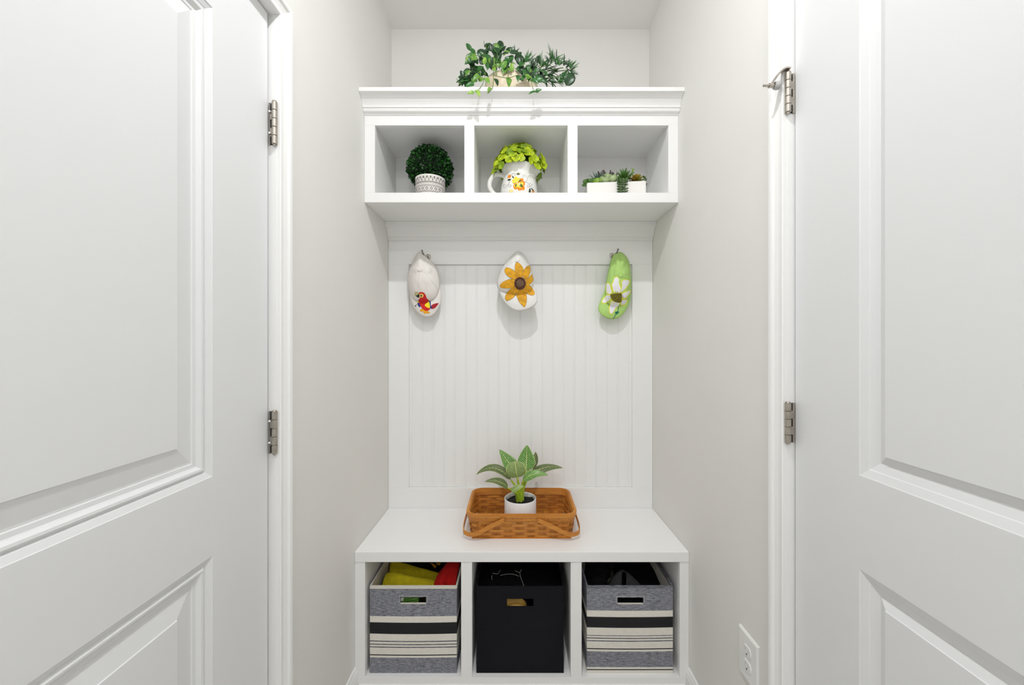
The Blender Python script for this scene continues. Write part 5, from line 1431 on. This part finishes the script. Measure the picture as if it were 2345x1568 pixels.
# pale pebble rosette
g = group('pebble_succulent', spl(0.42, 0.3, SZ))
for u, v_, z, sx_, sz_, mm in ((0.33, 0.18, 0.006, 0.034, 0.026, 'pale'), (0.45, 0.16, 0.010, 0.032, 0.030, 'pale'), (0.40, 0.4, 0.018, 0.034, 0.026, 'pale'), (0.49, 0.34, 0.014, 0.028, 0.030, 'pale'), (0.28, 0.4, 0.010, 0.026, 0.026, 'pale'), (0.36, 0.55, 0.022, 0.028, 0.022, 'pale')):
    v, f = ellipsoid(spl(u, v_, SZ + z), sx_ * 0.5, 0.010, sz_ * 0.5, 14, 10, Matrix.Rotation(rnd.uniform(-0.3, 0.3), 3, 'Y')); mesh_obj('succulent_leaf', (v, f), SM[mm], g, smooth=True)
g = group('dark_rosette', spl(0.40, 0.62, SZ))
for u, z, dx, ln, wd in ((0.26, 0.012, -0.25, 0.042, 0.018), (0.31, 0.014, 0.0, 0.044, 0.022), (0.37, 0.012, 0.45, 0.044, 0.014), (0.41, 0.016, 0.15, 0.042, 0.013), (0.47, 0.012, 0.0, 0.036, 0.022), (0.52, 0.010, 0.2, 0.034, 0.022), (0.56, 0.004, 0.4, 0.030, 0.016), (0.58, 0.0, 0.6, 0.024, 0.014)):
    sleaf(g, spl(u, 0.60, SZ + z - 0.010), (dx, -0.1, 1), ln, wd, 0.006, SM['purple'], 0.8)
# bright green spiky cluster
g = group('spiky_succulent', spl(0.66, 0.4, SZ))
for k in range(34):
    a = k * 2.4; el = 0.35 + 1.1 * (k / 34)
    sleaf(g, spl(0.66, 0.42, SZ + 0.002), (math.cos(a) * math.cos(el), math.sin(a) * math.cos(el), math.sin(el)), rnd.uniform(0.040, 0.052), 0.0072, 0.005, SM['green'], 0.25)
# string of fleshy beads hanging over the front
g = group('trailing_succulent', spl(0.62, -0.02, SZ))
for sx_, u0, ln in ((0, 0.545, 0.062), (1, 0.585, 0.060), (2, 0.650, 0.060)):
    pth = [spl(u0, 0.2, SZ + 0.004), spl(u0 - 0.003, 0.02, SZ + 0.008), spl(u0 - 0.005, -0.09, SZ - 0.005), spl(u0 - 0.004 + 0.012 * math.sin(sx_ * 2), -0.10, SZ - 0.03), spl(u0, -0.09, SZ - ln + 0.004)]
    pc = catmull(pth, 6); mesh_obj('vine', recalc(tube(pc, 0.0014, 6)), SM['pearl'], g, smooth=True)
    for i in range(3, len(pc), 2):
        for sd in (-1, 1):
            if rnd.random() < 0.12: continue
            ob = sleaf(g, pc[i], (sd * rnd.uniform(0.6, 1.0), -0.5, rnd.uniform(-0.2, 0.5)), rnd.uniform(0.010, 0.0145), rnd.uniform(0.0065, 0.0085), 0.006, SM['pearl'], 0.9)
            ob.name = 'bead_leaf'
# orange-tipped rosette, bud stalk, small trailing end
g = group('echeveria', spl(0.86, 0.35, SZ))
for k in range(20):
    a = k * 2.4; el = 0.25 + 1.0 * (k / 20)
    sleaf(g, spl(0.865, 0.38, SZ - 0.002), (math.cos(a) * math.cos(el), math.sin(a) * math.cos(el), math.sin(el)), 0.036 - 0.008 * k / 20, 0.016, 0.005, SM['echev'], 0.5)
g = group('bud_stalk', spl(0.80, 0.5, SZ))
pth = catmull([spl(0.77, 0.5, SZ), spl(0.775, 0.5, SZ + 0.020), spl(0.805, 0.5, SZ + 0.036)], 5)
mesh_obj('stalk', recalc(tube(pth, 0.0014, 6)), SM['green'], g, smooth=True)
sleaf(g, spl(0.80, 0.5, SZ + 0.030), (0.35, 0, 1), 0.022, 0.009, 0.008, SM['lime'], 0.2)
for dx in (-0.4, 0.9): sleaf(g, spl(0.81, 0.5, SZ + 0.044), (dx, 0, 1), 0.012, 0.003, 0.002, SM['lime'], 0.2)
g = group('end_trailer', spl(0.99, 0.4, SZ))
for k in range(11):
    p = spl(0.985 + 0.004 * k if k < 6 else 1.012, 0.35, SZ + 0.010 - 0.0045 * max(0, k - 3)); sleaf(g, p, (rnd.uniform(-0.2, 1), -0.4, rnd.uniform(-0.2, 0.6)), 0.010, 0.007, 0.005, SM['pearl'], 0.9)

# ================================================================ TRAILING PLANTER ON TOP
TZ = 2.1885; TY = 1.535
M['stone'] = mat('cream_stone', s2l(238, 226, 204), 0.85, col2=s2l(208, 192, 166), vscale=35, bump=0.8, bscale=120)
tp = thing('trailing_planter', (px2x(1172, TY), TY, TZ), 'cream stone planter overflowing with trailing green leaves on top of the cabinet', 'plant')
TX = px2x(1172, TY)
v, f = lathe([(0.001, 0.0), (0.075, 0.0), (0.090, 0.01), (0.104, 0.04), (0.108, 0.07), (0.107, 0.092), (0.103, 0.104), (0.096, 0.106), (0.090, 0.100), (0.088, 0.085)], (0, 0, 0), 56)
v = [Vector((TX + p.x * 1.0 + 0.0, TY + p.y * 0.72, TZ + p.z - (0.022 * max(0, (p.x - 0.02) / 0.09) if p.z > 0.06 else 0) + 0.004 * noise.noise(p * 18))) for p in v]
mesh_obj('pot', recalc((v, f)), M['stone'], tp, smooth=True)
mesh_obj('soil', ellipsoid((TX, TY, TZ + 0.084), 0.088, 0.060, 0.014, 24, 8), M['soil'], tp, smooth=True)
LM = [mat('trail_leaf_' + k, s2l(*c), 0.32, col2=s2l(*d), vscale=55) for k, c, d in (('mid', (52, 116, 42), (28, 82, 28)), ('bright', (120, 160, 54), (64, 124, 40)), ('dark', (26, 72, 30), (14, 48, 20)), ('yellow', (152, 184, 74), (92, 148, 48)))]
M['vine'] = mat('vine_stem', s2l(96, 126, 56), 0.5)
rnd = random.Random(21)
def tleaf(px_, py_, Y, ang, ln, mi, tilt=0.3, roll=0.0, wd=0.62, name='leaf', shape='heart'):
    """one leaf: base at the pixel, pointing at the picture angle (degrees, 0 = right, 90 = up)"""
    b = P(px_, py_, Y); a = math.radians(ang)
    d = Vector((math.cos(a), -tilt * 0.6, math.sin(a))).normalized()
    mid = b + d * ln * 0.55 + Vector((0, -ln * 0.10, ln * 0.06)); tip = b + d * ln + Vector((0, ln * 0.05, -ln * 0.12))
    nrm = Vector((rnd.uniform(-0.5, 0.5) + roll, -1, 0.35 + rnd.uniform(-0.3, 0.5)))
    return leaf(name, tp, LM[mi], th=0.0006, base=b, mid=mid, tip=tip, width=ln * wd, normal=nrm, fold=0.18, shape=shape, nu=6, nv=10)
# silhouette leaves first: (px, py, depth, angle, length m, material)
S = [(1088, 122, 1.52, 150, 0.036, 0), (1077, 116, 1.50, 118, 0.034, 0), (1116, 112, 1.53, 70, 0.028, 1), (1120, 108, 1.54, 130, 0.022, 0), (1138, 118, 1.53, 95, 0.036, 1), (1148, 116, 1.55, 105, 0.042, 2), (1084, 140, 1.49, 200, 0.036, 0), (1082, 132, 1.50, 220, 0.038, 3),
     (1066, 170, 1.47, 215, 0.030, 0), (1060, 186, 1.46, 190, 0.026, 2), (1062, 168, 1.46, 250, 0.026, 0), (1075, 182, 1.45, 195, 0.036, 0), (1086, 192, 1.44, 200, 0.036, 0), (1098, 172, 1.45, 220, 0.034, 1), (1112, 178, 1.44, 300, 0.030, 3), (1124, 132, 1.48, 285, 0.044, 1),
     (1182, 140, 1.54, 60, 0.044, 2), (1192, 150, 1.52, 100, 0.040, 2), (1230, 145, 1.54, 80, 0.034, 2), (1296, 196, 1.47, 55, 0.050, 2), (1172, 162, 1.45, 90, 0.030, 3), (1165, 178, 1.43, 270, 0.036, 1), (1150, 158, 1.45, 60, 0.036, 1), (1205, 172, 1.45, 230, 0.030, 0), (1216, 182, 1.44, 330, 0.032, 0), (1228, 188, 1.44, 30, 0.030, 0), (1134, 180, 1.44, 290, 0.030, 2)]
for q in S: tleaf(*q[:5], q[5], shape='round' if q[0] in (1296, 1192) else 'heart', wd=0.8 if q[0] in (1296, 1192, 1148) else 0.62)
# filling leaves inside the mass
def fillmass(n, cx_, cy_, rx, ry, y0, y1, mats, lo, hi):
    for k in range(n):
        a = rnd.uniform(0, 6.283); r = math.sqrt(rnd.random())
        px_, py_ = cx_ + rx * r * math.cos(a), cy_ + ry * r * math.sin(a)
        if py_ > 190: continue
        tleaf(px_, py_, rnd.uniform(y0, y1), rnd.uniform(0, 360), rnd.uniform(lo, hi), rnd.choice(mats), roll=rnd.uniform(-0.3, 0.3))
fillmass(34, 1098, 145, 26, 24, 1.46, 1.56, [0, 0, 1, 2, 2], 0.024, 0.036)
fillmass(26, 1078, 178, 22, 16, 1.44, 1.54, [0, 0, 2, 2, 1], 0.024, 0.034)
fillmass(34, 1148, 135, 32, 22, 1.47, 1.58, [0, 0, 1, 2, 2], 0.024, 0.036)
fillmass(22, 1196, 158, 22, 18, 1.46, 1.56, [0, 0, 2, 1], 0.022, 0.032)
fillmass(18, 1232, 172, 24, 16, 1.46, 1.56, [0, 2, 2], 0.022, 0.030)
fillmass(16, 1150, 150, 42, 9, 1.440, 1.470, [0, 1, 3, 2], 0.020, 0.030)
fillmass(12, 1202, 172, 16, 14, 1.435, 1.460, [0, 1, 2], 0.020, 0.028)
fillmass(20, 1120, 120, 44, 14, 1.50, 1.58, [0, 2, 2, 1], 0.022, 0.034)
fillmass(14, 1064, 186, 14, 10, 1.44, 1.50, [0, 2, 2], 0.022, 0.030)
# vines that hang over the crown moulding
V_ = [([(1112, 165, 1.45), (1106, 190, 1.425), (1096, 205, 1.402), (1088, 210, 1.398)], [(1086, 212, 1.396, 190, 0.026, 3), (1090, 206, 1.396, 300, 0.030, 3)]),
      ([(1130, 160, 1.45), (1130, 185, 1.42), (1127, 203, 1.400), (1117, 214, 1.396)], [(1124, 200, 1.397, 240, 0.024, 1)]),
      ([(1212, 175, 1.45), (1217, 190, 1.42), (1221, 203, 1.400), (1226, 210, 1.397)], [(1226, 210, 1.396, 200, 0.026, 0), (1226, 211, 1.396, 22, 0.026, 0)]),
      ([(1160, 150, 1.46), (1163, 165, 1.435), (1165, 178, 1.425)], []), ([(1130, 172, 1.43), (1150, 177, 1.425), (1165, 178, 1.425), (1185, 172, 1.43)], []),
      ([(1136, 110, 1.50), (1140, 130, 1.46), (1136, 155, 1.44), (1138, 172, 1.43)], []), ([(1108, 94, 1.54), (1109, 103, 1.54), (1114, 112, 1.53), (1120, 122, 1.53)], []), ([(1066, 136, 1.50), (1070, 125, 1.50), (1082, 123, 1.51), (1094, 128, 1.52)], []), ([(1046, 180, 1.45), (1050, 188, 1.45), (1056, 194, 1.45)], [])]
for pth, lv in V_:
    mesh_obj('vine', recalc(tube(catmull([P(*q) for q in pth], 6), 0.0012, 6)), M['vine'], tp, smooth=True)
    for q in lv: tleaf(*q)
# feathery sprigs on the right
SG = [(1204, 143, 80, 0.055), (1203, 142, 50, 0.06), (1238, 150, 100, 0.06), (1240, 152, 70, 0.06), (1262, 145, 95, 0.062), (1268, 140, 75, 0.066), (1272, 148, 60, 0.056), (1290, 150, 50, 0.050), (1296, 156, 20, 0.056), (1305, 158, 65, 0.045), (1306, 160, 340, 0.046), (1300, 160, 250, 0.05), (1262, 165, 20, 0.055), (1252, 172, 330, 0.05), (1270, 176, 350, 0.055), (1248, 160, 30, 0.06), (1282, 170, 300, 0.045), (1256, 184, 10, 0.045), (1236, 168, 60, 0.05), (1276, 160, 200, 0.04), (1262, 188, 340, 0.04), (1218, 150, 70, 0.045), (1226, 156, 110, 0.05), (1254, 152, 120, 0.05), (1280, 150, 90, 0.05), (1288, 166, 320, 0.045), (1244, 182, 350, 0.05), (1276, 186, 20, 0.045), (1214, 160, 20, 0.04), (1310, 166, 300, 0.035), (1180, 124, 100, 0.035), (1168, 122, 60, 0.035)]
for i, (px_, py_, ang, ln) in enumerate(SG):
    b = P(px_, py_, 1.47 + 0.09 * rnd.random()); vs_, fs = [], []
    for k in range(10):
        a = math.radians(ang + rnd.uniform(-48, 48)); d = Vector((math.cos(a), rnd.uniform(-0.5, 0.5), math.sin(a))).normalized(); l = ln * rnd.uniform(0.55, 1.0)
        v, f, uv = leaf_mesh(b, b + d * l * 0.5, b + d * l + Vector((rnd.uniform(-0.2, 0.2) * l, 0, rnd.uniform(-0.25, 0.1) * l)), 0.0034, (0.2, -1, 0.2), fold=0.3, shape='needle', nu=2, nv=5)
        vs_, fs = join((vs_, fs), (v, f))
    mesh_obj('sprig', (vs_, fs), LM[rnd.choice([0, 0, 2])], tp, smooth=True)
for px_, py_, ex, ey in ((1215, 170, 1262, 150), (1225, 180, 1290, 155), (1230, 185, 1300, 160), (1240, 176, 1268, 140), (1225, 165, 1240, 150), (1236, 188, 1280, 178)):
    mesh_obj('vine', recalc(tube(catmull([P(px_, py_, 1.53), P((px_ + ex) / 2, (py_ + ey) / 2 - 6, 1.51), P(ex, ey, 1.50)], 6), 0.0014, 6)), M['vine'], tp, smooth=True)
